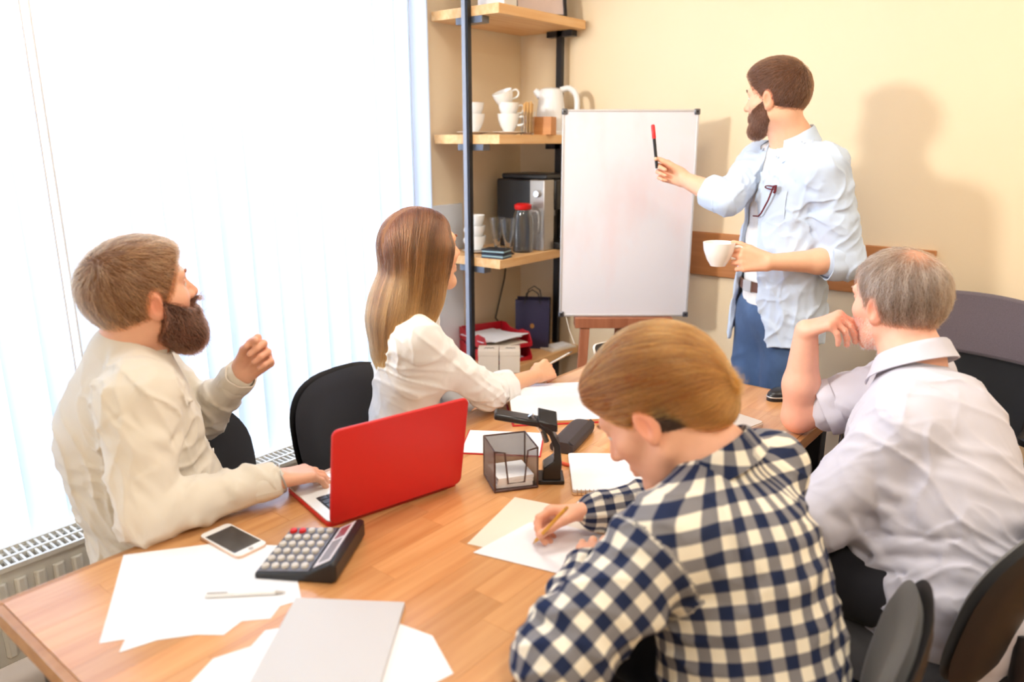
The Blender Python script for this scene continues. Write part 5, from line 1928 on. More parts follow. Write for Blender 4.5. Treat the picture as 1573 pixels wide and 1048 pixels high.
# ------------------------------------------------------------------ 1: bearded man in cream shirt
def bearded_man():
    root = thing('person', 'bearded man in a cream shirt seated by the window, typing on the red laptop', 'person', (-1.68, 0.80, 0))
    rng = np.random.default_rng(11)
    neck = V(-1.714, 0.750, 1.100)
    f = unit(V(0.42, 0.91, 0))
    r = np.cross(f, V(0, 0, 1))
    sR, sL = neck + r * 0.166 - V(0, 0, 0.085), neck - r * 0.168 - V(0, 0, 0.085)
    pel = V(-1.715, 0.735, 0.54)
    eR, wR = V(-1.478, 0.632, 0.800), V(-1.405, 0.885, 0.806)
    eL, wL = V(-1.845, 0.965, 0.835), V(-1.655, 0.975, 0.985)
    F = Frame((-1.690, 0.774, 1.210), (0.06, 1.0, 0.14), (0.0, -0.14, 1), 1.03)
    B = Sdf()
    head_sdf(B, F, neck, 0.060)
    B.cap(neck, pel, 0.07, 0.09, 0.03)
    B.cap(sR, sL, 0.045, 0.045, 0.03)
    for s_, e_, w_ in ((sR, eR, wR), (sL, eL, wL)):
        B.cap(s_, e_, 0.045, 0.040, 0.02)
        B.cap(e_, w_, 0.040, 0.0265, 0.02, None)
    tr = hand_sdf(B, wR, (0.16, 0.97, -0.10), (0.0, 0.12, 1), (-1, 0.1, 0), 1.0, (0.35, 0.38, 0.42, 0.46), (0.45, 0.5, 0.5, 0.5), (0.3, 0.3, 0.3, 0.3), thumb=(0.8, 0.5, -0.3, 0.4))
    hand_sdf(B, wL, (0.58, 0.44, 0.68), (-0.52, 0.80, -0.10), (-0.58, -0.47, 0.65), 1.0, (0.75, 0.85, 0.9, 0.95), (1.15, 1.2, 1.25, 1.25), (0.7, 0.7, 0.7, 0.7), thumb=(0.85, 0.25, -0.45, 0.5), thumb2=(0.35, 0.3))
    o = sdf_obj(B, 'body', M_SKIN, root, 0.0034)
    skin_paint(o, F, (232, 178, 148), (wR + V(0.01, 0.1, 0), wL + V(0.06, 0.04, 0.07)))
    # shirt
    S = Sdf()
    c1, c2 = torso_sdf(S, neck, sR, sL, pel, f, 0.162, 0.72, 0.160, 0.172, 0.066)
    S.ell(c2 + f * 0.045 - V(0, 0, 0.03), (0.13, 0.13, 0.15), None, 0.07)
    S.ell(c1 - f * 0.040 - V(0, 0, 0.05), (0.145, 0.135, 0.20), None, 0.06)
    S.cap(neck - f * 0.02 - V(0, 0, 0.03), c1 - f * 0.045, 0.075, 0.12, 0.05)
    S.cap(sR, eR, 0.073, 0.060, 0.04)
    S.cap(eR, wR - unit(wR - eR) * 0.02, 0.060, 0.040, 0.02)
    S.cap(sL, eL, 0.073, 0.058, 0.04)
    S.cap(eL, wL - unit(wL - eL) * 0.02, 0.058, 0.040, 0.02)
    S.cap(F.p(0, -0.03, -0.10), neck, 0.059, 0.061, 0.004, mode='s')
    limb_folds(S, sR, eR, lambda u: 0.071 - 0.012 * u, rng, 12, 0.009, 0.013, 0.3)
    limb_folds(S, eR, wR, lambda u: 0.060 - 0.018 * u, rng, 15, 0.008, 0.010)
    limb_folds(S, eL, wL, lambda u: 0.058 - 0.018 * u, rng, 14, 0.008, 0.010)
    arm = unit(eR - sR)
    comb_folds(S, rng, sR + r * 0.06 - f * 0.03, sR + arm * 0.17 + r * 0.05 + f * 0.05, sR + arm * 0.05 - f * 0.07, eR + r * 0.05 - f * 0.03, 6, 0.011, 0.008)
    comb_folds(S, rng, c1 + r * 0.12 - f * 0.10, c1 + r * 0.15 + f * 0.08 - V(0, 0, 0.05), c2 + r * 0.10 - f * 0.11 - V(0, 0, 0.08), c2 + r * 0.16 + f * 0.03 - V(0, 0, 0.16), 9, 0.011, 0.007, 0.012)
    comb_folds(S, rng, c1 - f * 0.12 - r * 0.08, c1 - f * 0.11 + r * 0.11 - V(0, 0, 0.05), c2 - f * 0.12 - r * 0.10 - V(0, 0, 0.12), c2 - f * 0.10 + r * 0.12 - V(0, 0, 0.2), 8, 0.011, 0.006, 0.012)
    comb_folds(S, rng, neck + r * 0.06 - f * 0.05, sR + r * 0.02 + f * 0.02, neck + r * 0.07 + f * 0.07 - V(0, 0, 0.04), c1 + r * 0.10 + f * 0.12, 5, 0.014, 0.006, 0.0)
    comb_folds(S, rng, c1 + f * 0.12 - r * 0.02, c1 + f * 0.11 + r * 0.10 - V(0, 0, 0.03), c2 + f * 0.16 - r * 0.02 - V(0, 0, 0.12), c2 + f * 0.14 + r * 0.11 - V(0, 0, 0.16), 9, 0.012, 0.011, 0.01)
    rumple(S, rng, 0.0060, 0.052, 5, V(0.3, 0.3, 1), 0.45, neck)
    sdf_obj(S, 'shirt', C_SHIRT1, root, 0.0048)
    ring_collar('collar', neck + V(0.002, 0.004, 0.004), unit(F.o - neck) * 0.5 + V(0, 0, 0.5), f, 0.073, 0.070, 0.042, 0, C_SHIRT1, root, 0.45, drop=0.035)
    cuff('cuff', eR, wR - unit(wR - eR) * 0.028, 0.0405, 0.055, C_SHIRT1, root)
    cuff('cuff', eL, wL - unit(wL - eL) * 0.028, 0.0405, 0.055, C_SHIRT1, root)
    for i in range(4):
        p = on_surface(S, c1 + f * 0.13 + (c2 - c1) * (0.1 + 0.42 * i) + r * 0.012)
        child(MB().lathe([(0.0055, -0.001), (0.0055, 0.0018), (0.001, 0.0018)], tuple(p + f * 0.002), 12, Matrix(((f[0], r[0], 0), (f[1], r[1], 0), (0, 0, 1))).to_3x3().to_4x4() @ Matrix.Rotation(PI / 2, 4, 'Y')).obj('button', M_PORC, root), root)
    hips = [pel + r * 0.09 - V(0, 0, 0.02), pel - r * 0.09 - V(0, 0, 0.02)]
    legs(root, hips, [V(-1.27, 0.74, 0.53), V(-1.30, 1.02, 0.53)], [V(-1.22, 0.76, 0.09), V(-1.30, 1.04, 0.09)], C_DARK, pel - V(0, 0, 0.02), (0.9, 0.4, 0), C_SHOE)
    # bracelet on the typing wrist
    ax = unit(wR - eR)
    e1 = unit(np.cross(ax, V(0, 0, 1)))
    e2 = np.cross(ax, e1)
    bc = wR + ax * 0.012
    br = MB().tube([tuple(bc + (0.0315 + 0.0012 * (k % 2)) * (math.cos(2 * PI * k / 36) * e1 + math.sin(2 * PI * k / 36) * e2) + ax * 0.004 * math.sin(2 * PI * k / 18)) for k in range(36)], 0.0022, 6, closed=True).obj('bracelet', M_SILVER, root)
    child(br, root)
    # hair: swept from a whorl at the crown
    H = hair_cap(F, (1.02, 1.03, 1.0), (0.070, 0.072), 0.50, -0.082, extra=lambda S_: S_.ell(F.p(0, 0.02, 0.078), np.array((0.066, 0.072, 0.042)) * F.sc, F.A, 0.03))
    crown = F.p(0.012, -0.078, 0.085)
    def flow(P):
        d = P - crown
        s = np.cross(d, F.u)
        d = d + 0.55 * s * np.exp(-(np.linalg.norm(d, axis=1, keepdims=True) / 0.06) ** 2)
        dd = d / np.maximum(np.linalg.norm(d, axis=1, keepdims=True), 1e-6)
        return dd * 1.0 - F.u * 0.15
    make_hair(root, H, 0.004, 14000, 0.034, flow, rgb(128, 82, 50), cloth('light_brown_undercoat', rgb(108, 72, 46)), 0.00032, 6, rgb(194, 144, 96), 0.4, level=(0.001, 0.005), clump=0.010)
    # beard
    def long(S_):
        S_.ell(F.p(0, 0.072, -0.112), np.array((0.044, 0.037, 0.042)) * F.sc, F.A, 0.035)
        for sx in (-1, 1):
            S_.cap(F.p(sx * 0.050, 0.030, -0.072), F.p(sx * 0.028, 0.062, -0.110), 0.022 * F.sc, 0.026 * F.sc, 0.03)
    Bd = beard_sdf(F, neck, 0.013, long)
    make_hair(root, Bd, 0.004, 6500, 0.028, lambda P: np.tile(-F.u * 0.9 + F.f * 0.25, (len(P), 1)) + (P - F.p(0, 0.03, -0.08)) * 6, rgb(74, 40, 26), cloth('auburn_undercoat', rgb(60, 34, 24)), 0.00036, 5, rgb(124, 72, 46), 0.25, level=(0.0, 0.005), name='beard', jitter=0.35, cling=0.1)
    eyebrows(root, F, B, rgb(120, 84, 54))


# ------------------------------------------------------------------ 2: woman with long hair
def woman():
    root = thing('person', 'woman with long straight ombre hair and white blouse, holding a pen at the open planner', 'person', (-1.58, 1.48, 0))
    rng = np.random.default_rng(12)
    neck = V(-1.522, 1.430, 1.105)
    f = unit(V(0.72, 0.69, 0))
    r = np.cross(f, V(0, 0, 1))
    sR, sL = V(-1.440, 1.365, 1.035), V(-1.612, 1.530, 1.040)
    pel = V(-1.60, 1.42, 0.53)
    eR, wR = V(-1.410, 1.620, 0.815), V(-1.425, 1.885, 0.803)
    eL, wL = V(-1.640, 1.640, 0.800), V(-1.470, 1.700, 0.660)
    F = Frame((-1.500, 1.466, 1.245), (0.20, 0.97, 0.10), (-0.02, -0.10, 1), 0.98)
    B = Sdf()
    head_sdf(B, F, neck, 0.048, False)
    B.cap(neck, pel, 0.06, 0.08, 0.03)
    B.cap(sR, sL, 0.038, 0.038, 0.03)
    for s_, e_, w_ in ((sR, eR, wR), (sL, eL, wL)):
        B.cap(s_, e_, 0.038, 0.034, 0.02)
        B.cap(e_, w_, 0.036, 0.0225, 0.02)
    # writing fist lying on its side
    hand_sdf(B, wR, (-0.05, 1.0, 0.06), (0.66, 0.06, 0.74), (-0.70, 0.2, 0.6), 0.92, (0.45, 0.50, 0.55, 0.60), (1.25, 1.3, 1.3, 1.3), (0.7, 0.7, 0.7, 0.7), 0.10, thumb=(0.85, 0.35, -0.35, 0.8), thumb2=(0.45, 0.3))
    hand_sdf(B, wL, (0.8, 0.3, -0.3), (0.2, 0.1, 1), (0.3, -0.9, 0), 0.9)
    o = sdf_obj(B, 'body', M_SKIN, root, 0.0034)
    skin_paint(o, F, (238, 182, 144), (wR + V(0, 0.09, 0),))
    S = Sdf()
    c1, c2 = torso_sdf(S, neck, sR, sL, pel, f, 0.128, 0.78, 0.112, 0.145, 0.043, ring=0.054, up=-0.010)
    for sx in (-1, 1):
        S.ell(c1 + f * 0.075 + r * sx * 0.055 - V(0, 0, 0.01), (0.058, 0.058, 0.056), None, 0.04)
    for s_, e_, w_, le in ((sR, eR, wR, 0.32), (sL, eL, wL, 0.5)):
        S.cap(s_, e_, 0.052, 0.047, 0.03)
        S.cap(e_, e_ + (w_ - e_) * le, 0.050, 0.045, 0.02)
    limb_folds(S, sR, eR, lambda u: 0.051 - 0.005 * u, rng, 14, 0.008, 0.011, 0.15)
    limb_folds(S, eR, eR + (wR - eR) * 0.35, 0.047, rng, 9, 0.007, 0.009)
    comb_folds(S, rng, sR - f * 0.05 + r * 0.02, sR + f * 0.08 - V(0, 0, 0.06), c1 + r * 0.11 - f * 0.06 - V(0, 0, 0.03), c1 + r * 0.12 + f * 0.10 - V(0, 0, 0.08), 5, 0.011, 0.007, 0.0)
    comb_folds(S, rng, c2 + r * 0.08 - f * 0.10 + V(0, 0, 0.08), c2 + r * 0.12 + f * 0.06 + V(0, 0, 0.05), pel + r * 0.10 - f * 0.12 + V(0, 0, 0.06), pel + r * 0.14 + f * 0.05 + V(0, 0, 0.04), 9, 0.010, 0.007, 0.012)
    # long seam down the side of the back
    drape(S, c1 + r * 0.10 - f * 0.09, pel + r * 0.11 - f * 0.09 + V(0, 0, 0.05), 0.006, 0.003, 6)
    rumple(S, rng, 0.0052, 0.045, 5, V(0.3, 0.3, 1), 0.4, neck)
    sdf_obj(S, 'blouse', C_WHITE, root, 0.0046)
    ring_collar('collar', neck + V(0, 0, 0.004), V(0.10, 0.10, 1), f, 0.060, 0.056, 0.034, 0.042, C_WHITE, root, 0.55, 0.020, 0.045)
    cuff('cuff', eR, eR + (wR - eR) * 0.30, 0.050, 0.055, C_WHITE, root)
    hips = [pel + r * 0.085 - V(0, 0, 0.02), pel - r * 0.085 - V(0, 0, 0.02)]
    legs(root, hips, [V(-1.20, 1.42, 0.52), V(-1.22, 1.66, 0.52)], [V(-1.18, 1.42, 0.09), V(-1.2, 1.68, 0.09)], C_DARK, pel - V(0, 0, 0.02), (1, 0.2, 0), C_SHOE, (0.078, 0.056, 0.04))
    # hair
    H = Sdf()
    H.ell(F.p(0, -0.018, 0.040), np.array((0.083, 0.108, 0.092)) * F.sc, F.A, 0)
    hb1, hb2, hb3 = F.p(0.0, -0.055, -0.03), F.p(-0.004, -0.128, -0.16), F.p(-0.004, -0.172, -0.245)
    H.cap(hb1, hb2, 0.085, 0.076, 0.04, (F.f, 0.75))
    H.cap(hb2, hb3, 0.074, 0.036, 0.03, (F.f, 0.50))
    for sx in (-1, 1):
        H.cap(F.p(sx * 0.070, 0.020, 0.02), F.p(sx * 0.066, -0.005, -0.115), 0.030, 0.034, 0.03)
        H.cap(F.p(sx * 0.066, -0.005, -0.115), F.p(sx * 0.054, -0.125, -0.24), 0.034, 0.026, 0.03)
    H.cut(F.p(0, 0.066, 0.068), F.f * 0.90 - F.u * 0.43, F.o - 0.5, F.o + 0.25, 0.01)
    grooves = []
    for k in range(46):
        a = rng.uniform(-2.6, 2.6)
        p0 = F.p(0.088 * math.sin(a), -0.012 - 0.10 * math.cos(a), 0.03)
        p1 = F.p(0.080 * math.sin(a), -0.05 - 0.085 * math.cos(a), -0.10)
        p2 = F.p(0.055 * math.sin(a), -0.135 - 0.04 * math.cos(a), -0.27)
        grooves.append((p0, (p0 + p1) / 2, p1, (p1 + p2) / 2, p2))
    Q = on_many(smooth_part(H), np.array(grooves).reshape(-1, 3)).reshape(-1, 5, 3)
    for q in Q:
        H.path(q, rng.uniform(0.003, 0.006), rng.choice([-1, 1]) * 0.0026)
    part = F.p(0.0, 0.0, 0.13)
    def flow(P):
        L = F.loc(P)
        top = np.clip((L[:, 2] - 0.02) / 0.09, 0, 1)[:, None]
        side = np.sign(L[:, [0]] + 1e-4) * F.r
        back = -F.f
        dn = V(0, 0, -1.0)
        low = np.clip((-L[:, 2] - 0.06) / 0.12, 0, 1)[:, None]
        return top * (side * 0.8 + back * 0.45) + dn * (1.0 - 0.5 * top) + back * 0.32 * low + back * 0.12
    make_hair(root, H, 0.004, 12000, 0.315, flow, rgb(70, 38, 24), cloth('brown_long_hair', rgb(118, 78, 48)), 0.00036, 20, rgb(106, 62, 38), 0.3, rgb(190, 134, 78), (0.001, 0.003), 0.06, 0.35, mask=lambda P: (F.loc(P)[:, 2] > -0.03).astype(float), var=0.22, clump=0.010)
    eyebrows(root, F, B, rgb(96, 62, 42))
    # lashes
    return wR


# ------------------------------------------------------------------ 3: standing presenter
def presenter():
    root = thing('person', 'standing man in an open pale blue shirt and jeans pointing at the whiteboard', 'person', (-0.95, 2.73, 0))
    rng = np.random.default_rng(13)
    neck = V(-0.962, 2.733, 1.545)
    f = unit(V(-0.52, -0.855, 0))
    r = np.cross(f, V(0, 0, 1))
    sR, sL = neck + r * 0.168 - V(0, 0, 0.086), neck - r * 0.172 - V(0, 0, 0.086)
    pel = V(-0.962, 2.745, 0.960)
    eR, wR = V(-1.105, 2.560, 1.345), V(-1.300, 2.612, 1.405)
    eL, wL = V(-0.728, 2.690, 1.150), V(-0.915, 2.490, 1.152)
    F = Frame((-1.010, 2.684, 1.682), (-0.985, 0.10, -0.10), (-0.10, 0.02, 1), 0.985)
    B = Sdf()
    head_sdf(B, F, neck, 0.058)
    B.cap(neck, pel, 0.07, 0.09, 0.03)
    B.cap(sR, sL, 0.045, 0.045, 0.03)
    for s_, e_, w_ in ((sR, eR, wR), (sL, eL, wL)):
        B.cap(s_, e_, 0.044, 0.039, 0.02)
        B.cap(e_, e_ + (w_ - e_) * 0.35, 0.040, 0.041, 0.02)
        B.cap(e_ + (w_ - e_) * 0.35, w_, 0.041, 0.0265, 0.02)
    tips = hand_sdf(B, wR, (-0.90, -0.12, 0.36), (-0.22, 0.95, 0.0), (-0.1, 0.1, 1.0), 0.98, (0.55, 1.0, 1.1, 1.2), (0.75, 1.35, 1.4, 1.4), (0.4, 0.8, 0.8, 0.8), thumb=(0.92, 0.22, -0.40, 0.3), thumb2=(0.15, 0.1))
    hand_sdf(B, wL, (-0.86, -0.46, 0.06), (0.38, -0.88, 0.22), (0.0, 0.2, 1.0), 1.0, (0.40, 0.50, 0.55, 0.60), (0.95, 1.05, 1.1, 1.1), (0.7, 0.7, 0.7, 0.7), 0.10, thumb=(0.90, 0.45, 0.0, 0.2), thumb2=(0.15, 0.15))
    o = sdf_obj(B, 'body', M_SKIN, root, 0.0036)
    skin_paint(o, F, (236, 184, 152), (wR + V(-0.07, 0.0, 0.02), wL + V(-0.07, -0.04, 0)))
    # white undershirt
    T = Sdf()
    torso_sdf(T, neck, sR, sL, pel + V(0, 0, 0.02), f, 0.148, 0.70, 0.138, 0.150, 0.054)
    T.cap(F.p(0, -0.03, -0.09), neck + f * 0.012, 0.058, 0.062, 0.006, mode='s')
    random_folds(T, rng, pel + f * 0.12 + V(0, 0, 0.2), (0.08, 0.05, 0.14), V(0, 0, 1), 9, 0.16, 0.012, 0.005)
    sdf_obj(T, 'undershirt', C_WHITE, root, 0.006)
    # open shirt worn over it
    S = Sdf()
    c1, c2 = torso_sdf(S, neck, sR, sL, pel - V(0, 0, 0.02), f, 0.166, 0.74, 0.160, 0.176, 0.064, up=0.002)
    S.cap(pel + V(0, 0, 0.03), pel - V(0, 0, 0.16), 0.176, 0.198, 0.03, (f, 0.80))
    outer = list(S.ops)
    # hollow it and open the front
    inner = []
    for q in T.ops:
        if q[4] == 'u':
            inner.append(q)
    TI = Sdf()
    TI.ops = inner + []
    TI.cap(pel + V(0, 0, 0.02), pel - V(0, 0, 0.30), 0.166, 0.186, 0.02, (f, 0.80))
    S.ops.append((lambda P: TI.ev(P) - 0.001, V(-9, -9, -9), V(9, 9, 9), 0.003, 's'))
    def opening(P):
        q = P - c1
        x = q @ r
        y = q @ f
        z = P[:, 2]
        half = 0.034 + 0.075 * np.clip((c1[2] - z) / 0.45, 0, 1) - 0.020 * np.clip((z - c1[2] - 0.02) / 0.1, 0, 1)
        ctr = 0.022 + 0.02 * np.sin((z - 1.0) * 7)
        return np.maximum(np.abs(x - ctr) - half, 0.02 - y)
    S.ops.append((opening, V(-9, -9, -9), V(9, 9, 9), 0.003, 's'))
    hem = lambda P: (P[:, 2] - (0.800 + 0.055 * np.clip(np.abs(((P - pel) @ r)) / 0.18, 0, 1) ** 2 + 0.010 * np.sin(((P - pel) @ r) * 40)))
    S.ops.append((hem, V(-9, -9, -9), V(9, 9, 0.95), 0.003, 's'))
    S.cap(sR, eR, 0.072, 0.056, 0.03)
    S.cap(eR, eR + (wR - eR) * 0.22, 0.056, 0.050, 0.02)
    S.cap(sL, eL, 0.076, 0.064, 0.03)
    S.cap(eL, eL + (wL - eL) * 0.16, 0.064, 0.058, 0.02)
    limb_folds(S, sR, eR, lambda u: 0.072 - 0.012 * u, rng, 12, 0.007, 0.013, 0.2)
    limb_folds(S, sL, eL, lambda u: 0.075 - 0.012 * u, rng, 16, 0.008, 0.014, 0.15)
    out_ = Sdf()
    out_.ops = outer
    for a0, b0, a1, b1, n_, w_, am, sg in (
            (c1 - r * 0.06 + f * 0.12, c2 - r * 0.04 + f * 0.14, c1 - r * 0.16 + f * 0.05, c2 - r * 0.15 + f * 0.08, 4, 0.012, 0.006, 0.0),
            (c2 - r * 0.06 + f * 0.14, pel - r * 0.05 + f * 0.15 - V(0, 0, 0.14), c2 - r * 0.17, pel - r * 0.20 - V(0, 0, 0.10), 7, 0.013, 0.009, 0.0),
            (c1 - r * 0.18 - f * 0.02, c2 - r * 0.14 + f * 0.12, c2 - r * 0.17 - f * 0.04, pel - r * 0.12 + f * 0.12, 5, 0.012, 0.008, 0.01)):
        tmp = Sdf()
        tmp.ops = list(outer)
        n0 = len(tmp.ops)
        comb_folds(tmp, rng, a0, b0, a1, b1, n_, w_, am, sg)
        S.ops += tmp.ops[n0:]
    rumple(S, rng, 0.0055, 0.055, 5, r, 0.5, neck, 0.80)
    S.cap(F.p(0, -0.03, -0.09), neck, 0.060, 0.064, 0.004, mode='s')
    sdf_obj(S, 'shirt', C_BLUE, root, 0.0042)
    ring_collar('collar', neck + V(0, 0, 0.006), V(-0.16, 0.02, 1), f, 0.072, 0.067, 0.040, 0.054, C_BLUE, root, 0.55, 0.024, 0.05)
    cuff('cuff', eR, eR + (wR - eR) * 0.24, 0.0565, 0.075, C_BLUE, root)
    cuff('cuff', eL, eL + (wL - eL) * 0.14, 0.0625, 0.07, C_BLUE, root)
    # chest pocket with its flap edge
    base = Sdf()
    base.ops = [q for q in outer if q[4] == 'u']
    def pk(u, v):
        p = on_surface(base, c1 - r * (0.040 + 0.095 * u) + f * 0.13 - V(0, 0, 0.105 * v - 0.035 - 0.012 * (0.5 - abs(u - 0.5)) * -2 * v))
        return tuple(p + f * 0.004)
    pko = MB().sheet(pk, 8, 8, 0.002).obj('pocket', C_BLUE)
    child(pko, root)
    gp = np.array(pk(0.30, 0.0))
    # jeans and belt
    hips = [pel + r * 0.085 - V(0, 0, 0.05), pel - r * 0.085 - V(0, 0, 0.05)]
    kn = [V(-1.035, 2.705, 0.50), V(-0.895, 2.655, 0.50)]
    an = [V(-1.06, 2.75, 0.09), V(-0.88, 2.70, 0.09)]
    legs(root, hips, kn, an, C_JEANS, pel - V(0, 0, 0.03), f, C_SHOE, (0.094, 0.068, 0.055), 0.006, (0.160, 0.118, 0.13), 0.0)
    def belt(u, v):
        a = 2 * PI * u
        return tuple(pel + V(0, 0, 0.055 + 0.036 * v) + r * 0.163 * math.cos(a) + f * 0.121 * math.sin(a))
    bl = MB().sheet(belt, 60, 2, 0.004).obj('belt', C_LEATHER)
    child(bl, root)
    bk_ = MB().box(tuple(pel + V(0, 0, 0.073) + f * 0.124 + r * 0.02), (0.045, 0.008, 0.04), rz=math.atan2(r[1], r[0])).obj('belt_buckle', M_SILVER)
    child(bk_, root)
    # hair: longer top, faded sides
    H = hair_cap(F, (0.97, 0.97, 1.0), (0.074, 0.070), 0.50, -0.048, extra=lambda S_: S_.ell(F.p(0, 0.012, 0.085), np.array((0.070, 0.084, 0.050)) * F.sc, F.A, 0.03))
    crown = F.p(0.0, -0.085, 0.075)
    def flow(P):
        d = P - crown
        d = d / np.maximum(np.linalg.norm(d, axis=1, keepdims=True), 1e-6)
        return d - F.u * 0.1
    make_hair(root, H, 0.004, 9000, 0.026, flow, rgb(74, 46, 32), cloth('dark_brown_undercoat', rgb(84, 56, 40)), 0.00042, 6, rgb(120, 78, 52), 0.25, level=(0.0005, 0.0035))
    def long(S_):
        S_.ell(F.p(0, 0.076, -0.106), np.array((0.028, 0.024, 0.024)) * F.sc, F.A, 0.025)
    Bd = beard_sdf(F, neck, 0.0042, long)
    make_hair(root, Bd, 0.004, 4500, 0.012, lambda P: np.tile(-F.u * 0.8 + F.f * 0.3, (len(P), 1)), rgb(96, 58, 40), cloth('dark_beard_undercoat', rgb(92, 60, 44)), 0.0004, 4, rgb(136, 86, 58), 0.25, level=(0.0, 0.002), name='beard', jitter=0.3, cling=0.1)
    eyebrows(root, F, B, rgb(64, 42, 32))
    # spectacles hanging in the pocket
    sp = thing('spectacles', 'maroon framed spectacles hooked into the shirt pocket', 'glasses', tuple(gp))
    M_MAR = mat('maroon_acetate', rgb(104, 26, 36), 0.3)
    base_p = gp + f * 0.008
    c = base_p + V(0, 0, 0.012) - r * 0.004 + f * 0.004
    child(MB().tube([tuple(c + r * 0.027 * math.cos(a) + V(0, 0, 0.006) * math.sin(a) + f * 0.004 * math.sin(a)) for a in [2 * PI * k / 24 for k in range(24)]], 0.0024, 6, closed=True).obj('rim', M_MAR), sp)
    child(MB().tube([tuple(c - r * 0.027 + V(0, 0, 0.010)), tuple(c - r * 0.026 - V(0, 0, 0.010)), tuple(c - r * 0.022 - V(0, 0, 0.016))], 0.0048, 8).obj('hinge', M_MAR), sp)
    q = MB().tube([tuple(base_p + V(0, 0, 0.02) - r * 0.026 + f * 0.008), tuple(base_p - r * 0.006 - V(0, 0, 0.03) + f * 0.010), tuple(base_p + r * 0.022 - V(0, 0, 0.075) + f * 0.012), tuple(base_p + r * 0.036 - V(0, 0, 0.088) + f * 0.012), tuple(base_p + r * 0.070 - V(0, 0, 0.090) + f * 0.008)], [0.0032, 0.003, 0.003, 0.0028, 0.0025], 8).obj('temple_arm', M_MAR)
    child(q, sp)
    # marker held against the board
    ti = (tips[0] + tips[4]) / 2
    mk = thing('marker_pen', 'dark marker with red cap held up towards the whiteboard', 'marker', tuple(ti))
    d = unit(V(-0.12, -0.08, 1.0))
    pts = lambda a, b: [tuple(d * a), tuple(d * b)]
    MB().tube(pts(-0.035, 0.072), [0.0055, 0.0060], 14).obj('barrel', M_PLAST, mk)
    MB().tube(pts(0.0722, 0.118) + [tuple(d * 0.122)], [0.0072, 0.0072, 0.004], 14).obj('cap', M_RED, mk)
    # cup in the left hand
    return wL


